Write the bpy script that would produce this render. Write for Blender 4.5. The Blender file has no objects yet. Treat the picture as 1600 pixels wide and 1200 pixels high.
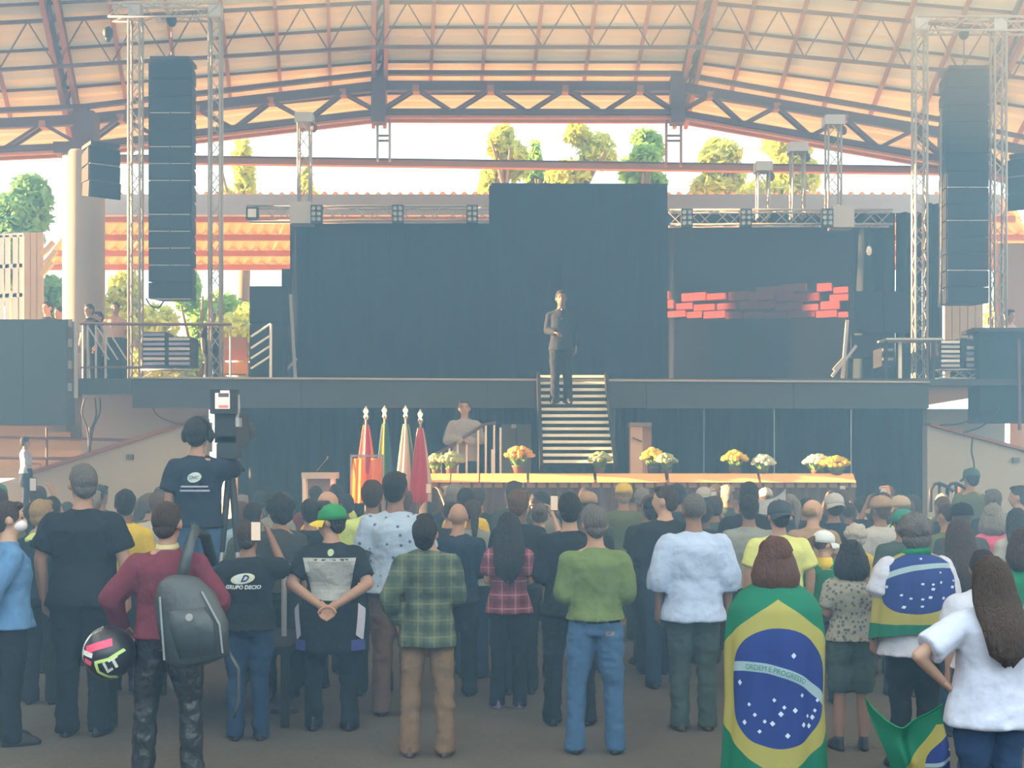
import bpy, bmesh, math, random
import numpy as np
from mathutils import Vector, Matrix, Euler
from mathutils.bvhtree import BVHTree

SC = bpy.context.scene
COL = SC.collection
# ------------------------------------------------------------------ camera
CAMZ, HOR, FPX = 1.95, 738.0, 2000.0          # camera height, horizon row, focal length in pixels of a 1600 px frame
cam_d = bpy.data.cameras.new('camera'); cam = bpy.data.objects.new('camera', cam_d); COL.objects.link(cam)
cam.location = (0, 0, CAMZ); cam.rotation_euler = (math.pi/2, 0, 0)
cam_d.sensor_width = 36; cam_d.lens = FPX/1600*36; cam_d.shift_y = (HOR-600)/1600; cam_d.clip_end = 500
SC.camera = cam
# ------------------------------------------------------------------ sky, sun, exposure
world = bpy.data.worlds.new('sky'); SC.world = world; world.use_nodes = True
bg = world.node_tree.nodes['Background']; bg.inputs[0].default_value = (0.68, 0.87, 1.0, 1); bg.inputs[1].default_value = 2.15
sun_d = bpy.data.lights.new('sun', 'SUN'); sun = bpy.data.objects.new('sun', sun_d); COL.objects.link(sun)
sun_d.energy = 32.0; sun_d.color = (1.0, 0.72, 0.42); sun_d.angle = math.radians(0.6)
SUNDIR = Vector((-0.96, 0.03, 0.165)).normalized()        # towards the sun: low, to the left of the stage
sun.rotation_euler = SUNDIR.to_track_quat('Z', 'Y').to_euler()
SC.view_settings.view_transform = 'Standard'; SC.view_settings.look = 'None'
SC.view_settings.gamma = 1; SC.view_settings.use_curve_mapping = False
SC.view_settings.exposure = 1.05
SC.cycles.max_bounces = 6; SC.cycles.diffuse_bounces = 4; SC.cycles.transparent_max_bounces = 8
SC.cycles.volume_bounces = 0

R = math.radians
rnd = random.Random(7)
def P(px, py, Y):
    return Vector(((px-800)/FPX*Y, Y, CAMZ+(HOR-py)/FPX*Y))
def px_of(v):
    return (800+v.x/v.y*FPX, HOR-(v.z-CAMZ)/v.y*FPX)

# ------------------------------------------------------------------ materials
MATS = {}
def mat(name, col, rough=0.8, metal=0.0, noise=0.0, nscale=8.0, bump=0.0, bscale=30.0, trans=0.0, emit=0.0, spec=0.3, stretch=None):
    if name in MATS: return MATS[name]
    m = bpy.data.materials.new(name); m.use_nodes = True; MATS[name] = m
    nt = m.node_tree; b = nt.nodes['Principled BSDF']
    b.inputs['Base Color'].default_value = (*col, 1); b.inputs['Roughness'].default_value = rough
    b.inputs['Metallic'].default_value = metal; b.inputs['Specular IOR Level'].default_value = spec
    if emit: b.inputs['Emission Color'].default_value = (*col, 1); b.inputs['Emission Strength'].default_value = emit
    m.diffuse_color = (*col, 1)
    if noise or bump:
        tc = nt.nodes.new('ShaderNodeTexCoord'); src = tc.outputs['Object']
        if stretch:
            mp = nt.nodes.new('ShaderNodeMapping'); mp.inputs['Scale'].default_value = stretch
            nt.links.new(src, mp.inputs['Vector']); src = mp.outputs['Vector']
    if noise:
        n = nt.nodes.new('ShaderNodeTexNoise'); n.inputs['Scale'].default_value = nscale; n.inputs['Detail'].default_value = 3
        nt.links.new(src, n.inputs['Vector'])
        mr = nt.nodes.new('ShaderNodeMapRange'); mr.inputs['To Min'].default_value = 1-noise; mr.inputs['To Max'].default_value = 1+noise
        nt.links.new(n.outputs['Fac'], mr.inputs['Value'])
        vm = nt.nodes.new('ShaderNodeVectorMath'); vm.operation = 'SCALE'; vm.inputs[0].default_value = col
        nt.links.new(mr.outputs['Result'], vm.inputs['Scale']); nt.links.new(vm.outputs['Vector'], b.inputs['Base Color'])
    if bump:
        n = nt.nodes.new('ShaderNodeTexNoise'); n.inputs['Scale'].default_value = bscale; n.inputs['Detail'].default_value = 2
        nt.links.new(src, n.inputs['Vector'])
        bp = nt.nodes.new('ShaderNodeBump'); bp.inputs['Strength'].default_value = bump; bp.inputs['Distance'].default_value = 0.03
        nt.links.new(n.outputs['Fac'], bp.inputs['Height']); nt.links.new(bp.outputs['Normal'], b.inputs['Normal'])
    if trans:
        out = nt.nodes['Material Output']; tl = nt.nodes.new('ShaderNodeBsdfTranslucent'); tl.inputs[0].default_value = (*col, 1)
        mx = nt.nodes.new('ShaderNodeMixShader'); mx.inputs[0].default_value = trans
        nt.links.new(b.outputs[0], mx.inputs[1]); nt.links.new(tl.outputs[0], mx.inputs[2]); nt.links.new(mx.outputs[0], out.inputs['Surface'])
    return m
def cloth(name, col, **k):
    d = dict(rough=0.92, noise=0.18, nscale=14, bump=0.55, bscale=11, spec=0.15); d.update(k)
    return mat(name, col, **d)
def plaid(name, base, dark, light, n=13.0):
    """woven check: two crossing sets of stripes in object space"""
    if name in MATS: return MATS[name]
    m = cloth(name, base, noise=0); nt = m.node_tree; b = nt.nodes['Principled BSDF']
    tc = nt.nodes.new('ShaderNodeTexCoord'); sp = nt.nodes.new('ShaderNodeSeparateXYZ'); nt.links.new(tc.outputs['Object'], sp.inputs[0])
    fac = []
    for ax in ('X', 'Z'):
        mu = nt.nodes.new('ShaderNodeMath'); mu.operation = 'MULTIPLY'; mu.inputs[1].default_value = n
        nt.links.new(sp.outputs[ax], mu.inputs[0])
        pp = nt.nodes.new('ShaderNodeMath'); pp.operation = 'PINGPONG'; pp.inputs[1].default_value = 0.5; nt.links.new(mu.outputs[0], pp.inputs[0])
        fac.append(pp)
    prev = None
    for f, c, thr in ((fac[0], dark, 0.2), (fac[1], dark, 0.2), (fac[0], light, 0.455), (fac[1], light, 0.455)):
        g = nt.nodes.new('ShaderNodeMath'); g.operation = 'LESS_THAN' if thr < .3 else 'GREATER_THAN'; g.inputs[1].default_value = thr
        nt.links.new(f.outputs[0], g.inputs[0])
        h = nt.nodes.new('ShaderNodeMath'); h.operation = 'MULTIPLY'; h.inputs[1].default_value = 0.5; nt.links.new(g.outputs[0], h.inputs[0])
        mx = nt.nodes.new('ShaderNodeMix'); mx.data_type = 'RGBA'; mx.inputs[7].default_value = (*c, 1)
        if prev is None: mx.inputs[6].default_value = (*base, 1)
        else: nt.links.new(prev.outputs[2], mx.inputs[6])
        nt.links.new(h.outputs[0], mx.inputs[0]); prev = mx
    nt.links.new(prev.outputs[2], b.inputs['Base Color'])
    return m
def spotted(name, base, spot, scale=11.0, thr=0.27):
    if name in MATS: return MATS[name]
    m = cloth(name, base, noise=0); nt = m.node_tree; b = nt.nodes['Principled BSDF']
    tc = nt.nodes.new('ShaderNodeTexCoord'); v = nt.nodes.new('ShaderNodeTexVoronoi'); v.inputs['Scale'].default_value = scale
    nt.links.new(tc.outputs['Object'], v.inputs['Vector'])
    g = nt.nodes.new('ShaderNodeMath'); g.operation = 'LESS_THAN'; g.inputs[1].default_value = thr; nt.links.new(v.outputs['Distance'], g.inputs[0])
    mx = nt.nodes.new('ShaderNodeMix'); mx.data_type = 'RGBA'; mx.inputs[6].default_value = (*base, 1); mx.inputs[7].default_value = (*spot, 1)
    nt.links.new(g.outputs[0], mx.inputs[0]); nt.links.new(mx.outputs[2], b.inputs['Base Color'])
    return m

# ------------------------------------------------------------------ mesh building
class MB:
    def __init__(s): s.v = []; s.f = []; s.m = []; s.uv = None; s.k = 0
    def add(s, vs, fs):
        o = len(s.v); s.v += [tuple(v) for v in vs]; s.f += [tuple(i+o for i in f) for f in fs]; s.m += [s.k]*len(fs); return s
    def box(s, c, d, rot=None):
        c = Vector(c); x, y, z = d[0]/2, d[1]/2, d[2]/2
        vs = [Vector(p) for p in ((-x,-y,-z),(x,-y,-z),(x,y,-z),(-x,y,-z),(-x,-y,z),(x,-y,z),(x,y,z),(-x,y,z))]
        if rot: q = Euler(rot).to_matrix(); vs = [q@v for v in vs]
        return s.add([v+c for v in vs], [(0,3,2,1),(4,5,6,7),(0,1,5,4),(1,2,6,5),(2,3,7,6),(3,0,4,7)])
    def bar(s, p, q, w, h=None, up=(0,0,1)):
        p, q = Vector(p), Vector(q); h = h or w; d = (q-p).normalized(); u = Vector(up)
        if abs(d.dot(u)) > .98: u = Vector((0,1,0))
        a = d.cross(u).normalized()*w/2; b = a.cross(d).normalized()*h/2
        vs = [p-a-b, p+a-b, p+a+b, p-a+b, q-a-b, q+a-b, q+a+b, q-a+b]
        return s.add(vs, [(0,1,2,3),(7,6,5,4),(0,4,5,1),(1,5,6,2),(2,6,7,3),(3,7,4,0)])
    def rings(s, rs, cap=True):
        n = len(rs[0]); vs = [v for r in rs for v in r]; fs = []
        for i in range(len(rs)-1):
            for j in range(n):
                k = (j+1) % n; fs.append((i*n+j, i*n+k, (i+1)*n+k, (i+1)*n+j))
        if cap: fs.append(tuple(range(n-1,-1,-1))); fs.append(tuple((len(rs)-1)*n+j for j in range(n)))
        return s.add(vs, fs)
    def loft(s, prof, n=16, M=None, cx=0.0):
        """prof rows: z, rx, ry, y centre [, x centre]; stacked upward"""
        rs = []
        for r in prof:
            z, rx, ry, yc = r[:4]; xc = r[4] if len(r) > 4 else cx
            ring = [Vector((xc+rx*math.cos(2*math.pi*j/n), yc+ry*math.sin(2*math.pi*j/n), z)) for j in range(n)]
            rs.append([M@v for v in ring] if M else ring)
        return s.rings(rs)
    def ell(s, c, r, nu=12, nv=8, M=None, fn=None):
        vs = []; fs = []; c = Vector(c)
        for i in range(1, nv):
            t = math.pi*i/nv
            for j in range(nu):
                p = 2*math.pi*j/nu; d = Vector((math.sin(t)*math.cos(p), math.sin(t)*math.sin(p), -math.cos(t)))
                v = c+Vector((d.x*r[0], d.y*r[1], d.z*r[2])); vs.append(fn(v) if fn else v)
        b = c-Vector((0,0,r[2])); t_ = c+Vector((0,0,r[2]))
        if fn: b, t_ = fn(b), fn(t_)
        vs += [b, t_]; nb = len(vs)-2
        for j in range(nu):
            k = (j+1) % nu; fs.append((nb, k, j)); fs.append((nb+1, (nv-2)*nu+j, (nv-2)*nu+k))
            for i in range(nv-2): fs.append((i*nu+j, i*nu+k, (i+1)*nu+k, (i+1)*nu+j))
        if M: vs = [M@v for v in vs]
        return s.add(vs, fs)
    def tube(s, p, q, r0, r1=None, n=8, round_=False):
        p, q = Vector(p), Vector(q); r1 = r0 if r1 is None else r1; d = (q-p); L = d.length
        if L < 1e-6: return s
        d /= L; u = Vector((0,0,1)) if abs(d.z) < .9 else Vector((1,0,0)); a = d.cross(u).normalized(); b = d.cross(a)
        def ring(c, r): return [c+(a*math.cos(2*math.pi*j/n)-b*math.sin(2*math.pi*j/n))*r for j in range(n)]
        if round_:
            rs = [ring(p-d*r0*.92, r0*.35), ring(p-d*r0*.6, r0*.8), ring(p, r0), ring(q, r1), ring(q+d*r1*.6, r1*.8), ring(q+d*r1*.92, r1*.35)]
        else: rs = [ring(p, r0), ring(q, r1)]
        return s.rings(rs)
    def chain(s, pts, rad, n=8):
        for i in range(len(pts)-1): s.tube(pts[i], pts[i+1], rad[i], rad[i+1], n, True)
        return s
    def path(s, pts, r, n=6):
        """one swept tube along a polyline"""
        pts = [Vector(p) for p in pts]; rs = []
        for i, p in enumerate(pts):
            d = (pts[min(i+1, len(pts)-1)]-pts[max(i-1, 0)]).normalized()
            u = Vector((0,1,0)) if abs(d.y) < .9 else Vector((1,0,0)); a = d.cross(u).normalized(); b = d.cross(a)
            rs.append([p+(a*math.cos(2*math.pi*j/n)-b*math.sin(2*math.pi*j/n))*r for j in range(n)])
        return s.rings(rs)
    def grid(s, fn, nu, nv, uvf=None):
        o = len(s.v); vs = []; fs = []
        for i in range(nv+1):
            for j in range(nu+1): vs.append(fn(j/nu, i/nv))
        for i in range(nv):
            for j in range(nu):
                a = i*(nu+1)+j; fs.append((a, a+1, a+nu+2, a+nu+1))
        s.add(vs, fs)
        if uvf:
            s.uv = s.uv or {}
            for i in range(nv+1):
                for j in range(nu+1): s.uv[o+i*(nu+1)+j] = uvf(j/nu, i/nv)
        return s
    def xf(s, M): s.v = [tuple(M@Vector(v)) for v in s.v]; return s
    def mesh(s, name):
        me = bpy.data.meshes.new(name); me.from_pydata(s.v, [], s.f); me.update()
        if s.uv:
            l = me.uv_layers.new(name='flat')
            for lp in me.loops: l.data[lp.index].uv = s.uv.get(lp.vertex_index, (0, 0))
        if any(s.m): me.polygons.foreach_set('material_index', s.m)
        return me
    def build(s, name, m, parent=None, smooth=False, loc=None):
        me = s.mesh(name)
        for x in (m if isinstance(m, (list, tuple)) else [m]): me.materials.append(x)
        if smooth: me.polygons.foreach_set('use_smooth', [True]*len(me.polygons))
        return put(name, me, parent, loc)
def put(name, me, parent=None, loc=None, mtl=None):
    o = bpy.data.objects.new(name, me); COL.objects.link(o)
    if parent is not None: o.parent = parent
    if loc is not None: o.location = loc
    if mtl is not None and me is not None:
        for i, mm in enumerate(mtl if isinstance(mtl, (list, tuple)) else [mtl]):
            if i >= len(me.materials): me.materials.append(None)
            o.material_slots[i].link = 'OBJECT'; o.material_slots[i].material = mm
    return o
def tag(o, label=None, cat=None, group=None, kind=None):
    if label: o['label'] = label
    if cat: o['category'] = cat
    if group: o['group'] = group
    if kind: o['kind'] = kind
    return o
def empty(name, loc=(0,0,0), rz=0):
    o = bpy.data.objects.new(name, None); COL.objects.link(o); o.location = loc; o.rotation_euler = (0,0,rz); o.empty_display_size = .1
    return o
def thing(name, label, cat, loc=(0,0,0), rz=0, group=None, kind=None): return tag(empty(name, loc, rz), label, cat, group, kind)
def struct(name, label, mb, m, smooth=False, cat=None):
    return tag(mb.build(name, m, None, smooth), label, cat or name.split('_')[0], None, 'structure')

TMP = bpy.data.scenes.new('workshop')      # empty helper scene for evaluating modifiers, removed at the end
def remesh(mb, voxel, smooth=4):
    me = mb.mesh('tmp'); ob = bpy.data.objects.new('tmp', me); TMP.collection.objects.link(ob)
    m = ob.modifiers.new('r', 'REMESH'); m.mode = 'VOXEL'; m.voxel_size = voxel; m.use_smooth_shade = True
    if smooth: q = ob.modifiers.new('s', 'SMOOTH'); q.factor = .5; q.iterations = smooth
    vl = TMP.view_layers[0]; vl.update(); dg = vl.depsgraph
    out = bpy.data.meshes.new_from_object(ob.evaluated_get(dg))
    bpy.data.objects.remove(ob); bpy.data.meshes.remove(me)
    out.polygons.foreach_set('use_smooth', [True]*len(out.polygons))
    return out
def text_tris(s, size=1.0, shear=0.0, bold=0.0, align='CENTER'):
    cu = bpy.data.curves.new('t', 'FONT'); cu.body = s; cu.size = size; cu.align_x = align; cu.align_y = 'CENTER'; cu.shear = shear; cu.offset = bold
    cu.resolution_u = 3
    ob = bpy.data.objects.new('t', cu); COL.objects.link(ob); dg = bpy.context.evaluated_depsgraph_get()
    me = bpy.data.meshes.new_from_object(ob.evaluated_get(dg)); bpy.data.objects.remove(ob); bpy.data.curves.remove(cu)
    vs = [v.co.xy.copy() for v in me.vertices]; fs = [tuple(p.vertices) for p in me.polygons]; bpy.data.meshes.remove(me)
    return vs, fs
# ================================================================== people
from mathutils import noise as mnoise
SKIN = {'fair': mat('skin_fair', (.50,.31,.22), .6, noise=.06), 'tan': mat('skin_tan', (.38,.22,.15), .6, noise=.06),
        'brown': mat('skin_brown', (.24,.135,.09), .6, noise=.06), 'dark': mat('skin_dark', (.12,.07,.05), .6, noise=.06)}
def hairm(n, c): return mat('hair_'+n, c, .75, noise=.35, nscale=60, bump=.8, bscale=90, stretch=(1,1,.25))
HAIR = {'black': hairm('black', (.018,.016,.016)), 'darkbrown': hairm('dark_brown', (.045,.028,.02)), 'brown': hairm('brown', (.10,.055,.03)),
        'grey': hairm('grey', (.22,.21,.20)), 'white': hairm('white', (.48,.46,.42)), 'blonde': hairm('blonde', (.32,.22,.11)), 'red': hairm('auburn', (.085,.04,.028)),
        'saltpepper': hairm('salt_pepper', (.11,.10,.095))}
EYE = mat('eye_dark', (.02,.015,.012), .25); LIP = mat('lips', (.30,.12,.10), .5)
ARMS = {  # elbow, wrist for the +x side in a 1.75 m figure; facing +y
 'down': ((.215,-.03,1.16), (.225,.04,.90)), 'back': ((.22,-.14,1.18), (.20,-.20,.93)), 'front': ((.218,-.01,1.16), (.09,.24,1.10)), 'behind': ((.27,-.11,1.17), (.035,-.215,1.0)),
 'raised': ((.25,.20,1.40), (.15,.30,1.66)), 'overhead': ((.30,.10,1.66), (.17,.16,1.90)), 'akimbo': ((.46,-.08,1.22), (.25,.03,1.03)),
 'pocket': ((.27,-.10,1.16), (.225,.03,.96)), 'wide': ((.242,-.02,1.17), (.255,.05,.91)), 'clasp': ((.26,.02,1.17), (.03,.24,1.16)), 'hook': ((.30,-.06,1.16), (.27,.16,1.02)),
 'spread': ((.36,.14,1.52), (.45,.20,1.75))}
def make_hand(w, d, n, side, s, curl):
    """palm, four unequal fingers and a thumb; w wrist, d along, n palm normal"""
    h = MB(); d = d.normalized(); n = (n-d*n.dot(d)).normalized(); t = d.cross(n)*side
    def pt(a, b, c): return w+d*a*s+t*b*s+n*c*s
    for b in (-.027, -.009, .009, .027): h.chain([pt(-.03, b*.6, 0), pt(.03, b*.9, 0), pt(.088, b, 0)], [.016*s, .016*s, .0135*s], 6)
    for k, (b, L) in enumerate(zip((.031, .0105, -.0105, -.031), (.066, .076, .070, .053))):
        a0 = .088; pts = [pt(a0-.01, b, 0)]; pos = pts[0]; ang = curl*.35
        for seg, fl in enumerate((.45, .32, .25)):
            ang += curl*.55; dirv = d*math.cos(ang)+n*math.sin(ang)+t*(b*2.2); pos = pos+dirv.normalized()*L*fl*s*1.15; pts.append(pos)
        h.chain(pts, [.0095*s, .009*s, .0082*s, .007*s], 6)
    h.chain([pt(.012, .024, .004), pt(.045, .052, .014), pt(.078, .060, .026), pt(.10, .058, .034)], [.015*s, .0125*s, .010*s, .0085*s], 6)
    return h
def join(ms):
    bm = bmesh.new()
    for m in ms: bm.from_mesh(m)
    me = bpy.data.meshes.new('joined'); bm.to_mesh(me); bm.free()
    me.polygons.foreach_set('use_smooth', [True]*len(me.polygons))
    for m in ms: bpy.data.meshes.remove(m)
    return me
def wrinkle(me, amp, fr=(9, 9, 7), seed=0):
    off = Vector((seed*3.1, seed*1.7, 0))
    n = len(me.vertices); co = np.empty(n*3, np.float32); no = np.empty(n*3, np.float32)
    me.vertices.foreach_get('co', co); me.vertices.foreach_get('normal', no); co = co.reshape(-1,3); no = no.reshape(-1,3); a = np.empty(n, np.float32); nz = mnoise.noise
    for i, (x, y, z) in enumerate((co*np.array(fr, np.float32)+np.array(off, np.float32)).tolist()):
        a[i] = nz((x, y, z))+.5*nz((x*1.4+z*1.3, y*2, z*2.6-x*1.2))
    me.vertices.foreach_set('co', (co+no*(a*amp)[:,None]).ravel()); me.update(); return me
def figure(H=1.75, bulk=1.0, arms=('down', 'down'), turn=0, nod=0, hair='short', sleeve='short', legs='trousers', vox=.013, hem=.93, female=False,
           stance=.10, face=False, curl=.5, cap=None, loose=.0, custom=None, kind='crowd', seed=0, belly=0.0, slouch=0.0):
    s = H/1.75; S = Matrix.Scale(s, 4); fem = female
    shw = .90 if fem else 1.0; F = {}; hs_ = 1.11
    nk = Vector((0, -.005, 1.50))
    MH = S @ Matrix.Translation(nk+Vector((0, slouch*.4, -slouch*.25))) @ Matrix.Rotation(R(turn), 4, 'Z') @ Matrix.Rotation(R(-nod), 4, 'X') @ Matrix.Scale(hs_, 4) @ Matrix.Translation(-nk)
    b = bulk
    tors = [(.86,.14*b,.105*b,0), (.95,(.178 if fem else .168)*b,.122*b,0), (1.05,(.148 if fem else .152)*b,.108*b,.005+belly*.5), (1.14,(.135 if fem else .148)*b,.102*b,.01+belly),
            (1.26,.158*b*shw,.118*b,.008+belly*.5), (1.36,.170*b*shw,.118*b,-.002), (1.41,.158*shw*(b*.5+.5),.100,-.01), (1.455,.105*shw,.080,-.012), (1.495,.066,.066,-.008), (1.60,.052,.056,.0)]
    def infl(p, a, z0, z1): return [(z, rx+a, ry+a, yc) for z, rx, ry, yc in p if z0 <= z <= z1]
    sh = {sd: Vector((sd*.174*shw*(b*.45+.55), -.01, 1.388)) for sd in (-1, 1)}
    A = {}
    for sd, nm in zip((-1, 1), arms):
        e, w = (custom or {}).get(sd) or ARMS[nm]
        bx = .178*shw*(b*.45+.55)-.178+(b-1)*.045
        A[sd] = (Vector((sd*(e[0]+bx), e[1], e[2])), Vector((sd*(w[0]+bx*(.6 if nm in ('down','wide','pocket','back') else .2)), w[1], w[2])))
    hip = {sd: Vector((sd*.088*(b*.5+.5), 0, .92)) for sd in (-1, 1)}
    knee = {sd: Vector((sd*(stance*.95), .012, .50)) for sd in (-1, 1)}; ank = {sd: Vector((sd*stance*1.05, -.015, .085)) for sd in (-1, 1)}
    # ---- body: one continuous surface
    m = MB(); m.loft(tors, 14)
    ar = (.047 if fem else .054)*(b*.5+.5)
    for sd in (-1, 1):
        e, w = A[sd]
        m.chain([Vector((sd*.045, -.008, 1.455)), Vector((sd*.11, -.008, 1.420)), sh[sd]], [.050, .058, ar*1.08], 8)
        m.chain([sh[sd], sh[sd].lerp(e, .5), e, e.lerp(w, .35), w], [ar*1.08, ar*.95, ar*.76, ar*.74, ar*.50], 8)
        m.chain([hip[sd], hip[sd].lerp(knee[sd], .5), knee[sd], knee[sd].lerp(ank[sd], .35), ank[sd]], [.09*b, .078*b, .056, .056, .038], 8)
        m.chain([ank[sd]+Vector((0,-.02,-.04)), ank[sd]+Vector((sd*.015,.13,-.055))], [.034,.028], 6)
    hd = MB()
    hd.ell((0,-.008,1.662), (.076,.096,.092), 14, 10); hd.ell((0,.022,1.60), (.058,.066,.078), 12, 8); hd.ell((0,.062,1.575), (.030,.026,.030), 8, 6)
    hd.ell((0,.078,1.68), (.05,.016,.014), 8, 6)
    hd.chain([(0,.083,1.662), (0,.106,1.622)], [.009,.0155], 6); hd.ell((0,.084,1.582), (.024,.010,.010), 8, 6)
    for sd in (-1, 1): hd.ell((sd*.079,-.004,1.635), (.010,.022,.034), 8, 6)
    hd.xf(MH); m.xf(S); m.add(hd.v, hd.f)
    if slouch: m.chain([S@Vector((0,0,1.44)), MH@Vector((0,0,1.56))], [.06*s,.052*s], 8)
    body = remesh(m, vox, 2); hs = []
    for sd in (-1, 1):
        e, w = A[sd]; d = (w-e)
        nrm = Vector((-sd, .25, 0)) if abs(d.normalized().z) > .6 else Vector((0, 0, -1)) if arms[0 if sd<0 else 1] in ('clasp','front','hook') else Vector((0,-.4,-1))
        if arms[0 if sd<0 else 1] == 'behind': d = Vector((-sd*.6, -.05, -.75)); nrm = Vector((0,-1,.1))
        an = arms[0 if sd < 0 else 1]; hv = .011 if kind != 'hero' else .011 if an in ('front','pocket') else .0065
        hs.append(remesh(make_hand(S@w, d, nrm, sd*(1 if d.normalized().z < .6 else -1), s*1.05, curl), hv, 1))
    F['body'] = join([body]+hs)
    # ---- shirt
    a = .016+loose; m = MB()
    pr = infl(tors, a, max(hem, .95), 1.42)
    base_r = tors[1] if hem <= .95 else tors[2]
    pr = [(hem, base_r[1]+a*1.5+.012, base_r[2]+a*1.6+.012, base_r[3])]+[r for r in pr if r[0] > hem+.015]+[(1.458,.112*shw,.088,-.012),(1.497,.074,.075,-.006)]
    m.loft(pr, 16)
    for sd in (-1, 1):
        e, w = A[sd]; m.chain([Vector((sd*.045,-.008,1.455)), Vector((sd*.11,-.008,1.420)), sh[sd]], [.055, .064, ar*1.06+a], 8)
        sr = ar+a*1.1
        if sleeve == 'short': q = sh[sd].lerp(e, .78); m.chain([sh[sd], sh[sd].lerp(e,.5)], [sr*1.02, sr*1.03], 10); m.tube(sh[sd].lerp(e,.3), q, sr*1.03, sr*1.06, 10)
        elif sleeve == 'long': m.chain([sh[sd], sh[sd].lerp(e,.5), e, e.lerp(w,.5)], [sr, sr*.95, sr*.88, sr*.75], 10); m.tube(e.lerp(w,.4), e.lerp(w,.97), sr*.76, sr*.62, 10)
        elif sleeve == 'rolled': m.chain([sh[sd], sh[sd].lerp(e,.5), e], [sr*1.03, sr*1.0, sr*.98], 10); m.tube(e, e.lerp(w,.42), sr*.98, sr*.93, 10)
    F['shirt'] = wrinkle(remesh(m.xf(S), vox*1.05, 2), .011 if kind == 'hero' else .006, seed=seed)
    # ---- lower garment
    m = MB(); lr = 1.0 if not fem else .95
    if legs == 'skirt':
        m.loft([(.42,.24,.20,0),(.70,.22,.17,0),(.92,.185*b,.135*b,0),(1.03,.158*b,.118*b,.004)], 16)
    else:
        m.loft(infl(tors, .012, .85, 1.06), 16)
        for sd in (-1, 1):
            h, k, n_ = hip[sd], knee[sd], ank[sd]
            if legs == 'shorts': m.chain([h, h.lerp(k,.5)], [.105*b,.095*b], 10); m.tube(h.lerp(k,.3), h.lerp(k,1.02), .098*b, .092*b, 10)
            else:
                m.chain([h, h.lerp(k,.5), k], [.106*b*lr,.096*b*lr,.078*lr], 10); m.chain([k, k.lerp(n_,.6)], [.078*lr,.070*lr], 10)
                m.tube(k.lerp(n_,.5), n_+Vector((0,.012,-.062)), .073*lr, .078*lr, 10)
    F['legs'] = wrinkle(remesh(m.xf(S), vox*1.1, 2), .013 if kind == 'hero' else .007, (8,8,12), seed+5)
    # ---- shoes
    for nm, sd in (('shoe_l', -1), ('shoe_r', 1)):
        m = MB(); c = ank[sd]
        M2 = S @ Matrix.Translation((c.x, c.y, 0)) @ Matrix.Rotation(R(-sd*10), 4, 'Z')
        m.loft([(.0,.044,.14,.072),(.025,.047,.145,.072),(.03,.044,.14,.072),(.055,.042,.125,.062),(.085,.038,.085,.03),(.12,.040,.052,.0)], 14, M2)
        F[nm] = m.mesh('shoe'); F[nm].polygons.foreach_set('use_smooth', [True]*len(F[nm].polygons))
    # ---- hair
    m = MB(); rr = random.Random(seed)
    def fuzz(k):
        def f(v): return v+Vector((mnoise.noise(v*22+Vector((seed,0,0))), mnoise.noise(v*22+Vector((0,seed,5))), mnoise.noise(v*22+Vector((0,9,seed)))))*k
        return f
    if hair == 'short':
        m.ell((0,-.020,1.672), (.083,.099,.096), 22, 14, None, fuzz(.007)); m.ell((0,-.052,1.615), (.066,.055,.06), 16, 8, None, fuzz(.004)); m.ell((0,.045,1.732), (.06,.045,.028), 12, 8, None, fuzz(.006))
    elif hair == 'shaved': m.ell((0,-.014,1.668), (.0785,.0965,.0915), 20, 14)
    elif hair == 'balding':
        m.ell((0,-.030,1.640), (.083,.088,.055), 20, 12, None, fuzz(.004))
    elif hair == 'long':
        q_ = .045+(b-1)*.16; m.loft([(1.20,.035,.02,-.115-q_),(1.27,.10,.035,-.12-q_),(1.38,.125,.055,-.10-q_),(1.46,.127,.075,-.075-q_*.6),(1.52,.123,.082,-.065),(1.58,.112,.095,-.04),(1.66,.097,.106,-.018),(1.72,.075,.084,-.012),(1.76,.03,.04,-.012)], 56)
        def strand(v):
            a_ = math.atan2(v[0], v[1]+.06); q = .012*mnoise.noise((a_*9, v[2]*3, seed))+.006*mnoise.noise((a_*23, v[2]*4, seed)); dz = -.05*max(0, 1.34-v[2])/.1*mnoise.noise((a_*6, 0, seed)); return (v[0]*(1+q*8), v[1]-abs(q)*.6, v[2]+dz)
        m.v = [strand(v) for v in m.v]
    elif hair == 'bob':
        m.ell((0,-.022,1.675), (.092,.104,.095), 20, 12, None, fuzz(.014)); m.loft([(1.46,.09,.05,-.05),(1.49,.13,.085,-.045),(1.55,.138,.10,-.035),(1.63,.118,.106,-.022),(1.70,.085,.085,-.018)], 20)
        m.v = [tuple(fuzz(.010)(Vector(v))) for v in m.v]
    elif hair == 'bun':
        m.ell((0,-.018,1.672), (.082,.099,.094), 20, 12, None, fuzz(.005)); m.ell((0,-.125,1.70), (.045,.042,.045), 14, 10, None, fuzz(.006))
    elif hair == 'pony':
        m.ell((0,-.018,1.672), (.082,.099,.094), 20, 12, None, fuzz(.005)); m.chain([(0,-.10,1.70),(0,-.155,1.66),(0,-.16,1.54),(0,-.14,1.38)], [.028,.038,.036,.012], 10)
    elif hair == 'fluffy':
        m.ell((0,-.022,1.668), (.108,.118,.102), 26, 18, None, fuzz(.022)); m.ell((0,-.05,1.60), (.092,.075,.07), 18, 10, None, fuzz(.014))
    if m.v:
        m.xf(MH); F['hair'] = m.mesh('hair'); F['hair'].polygons.foreach_set('use_smooth', [True]*len(F['hair'].polygons))
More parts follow.
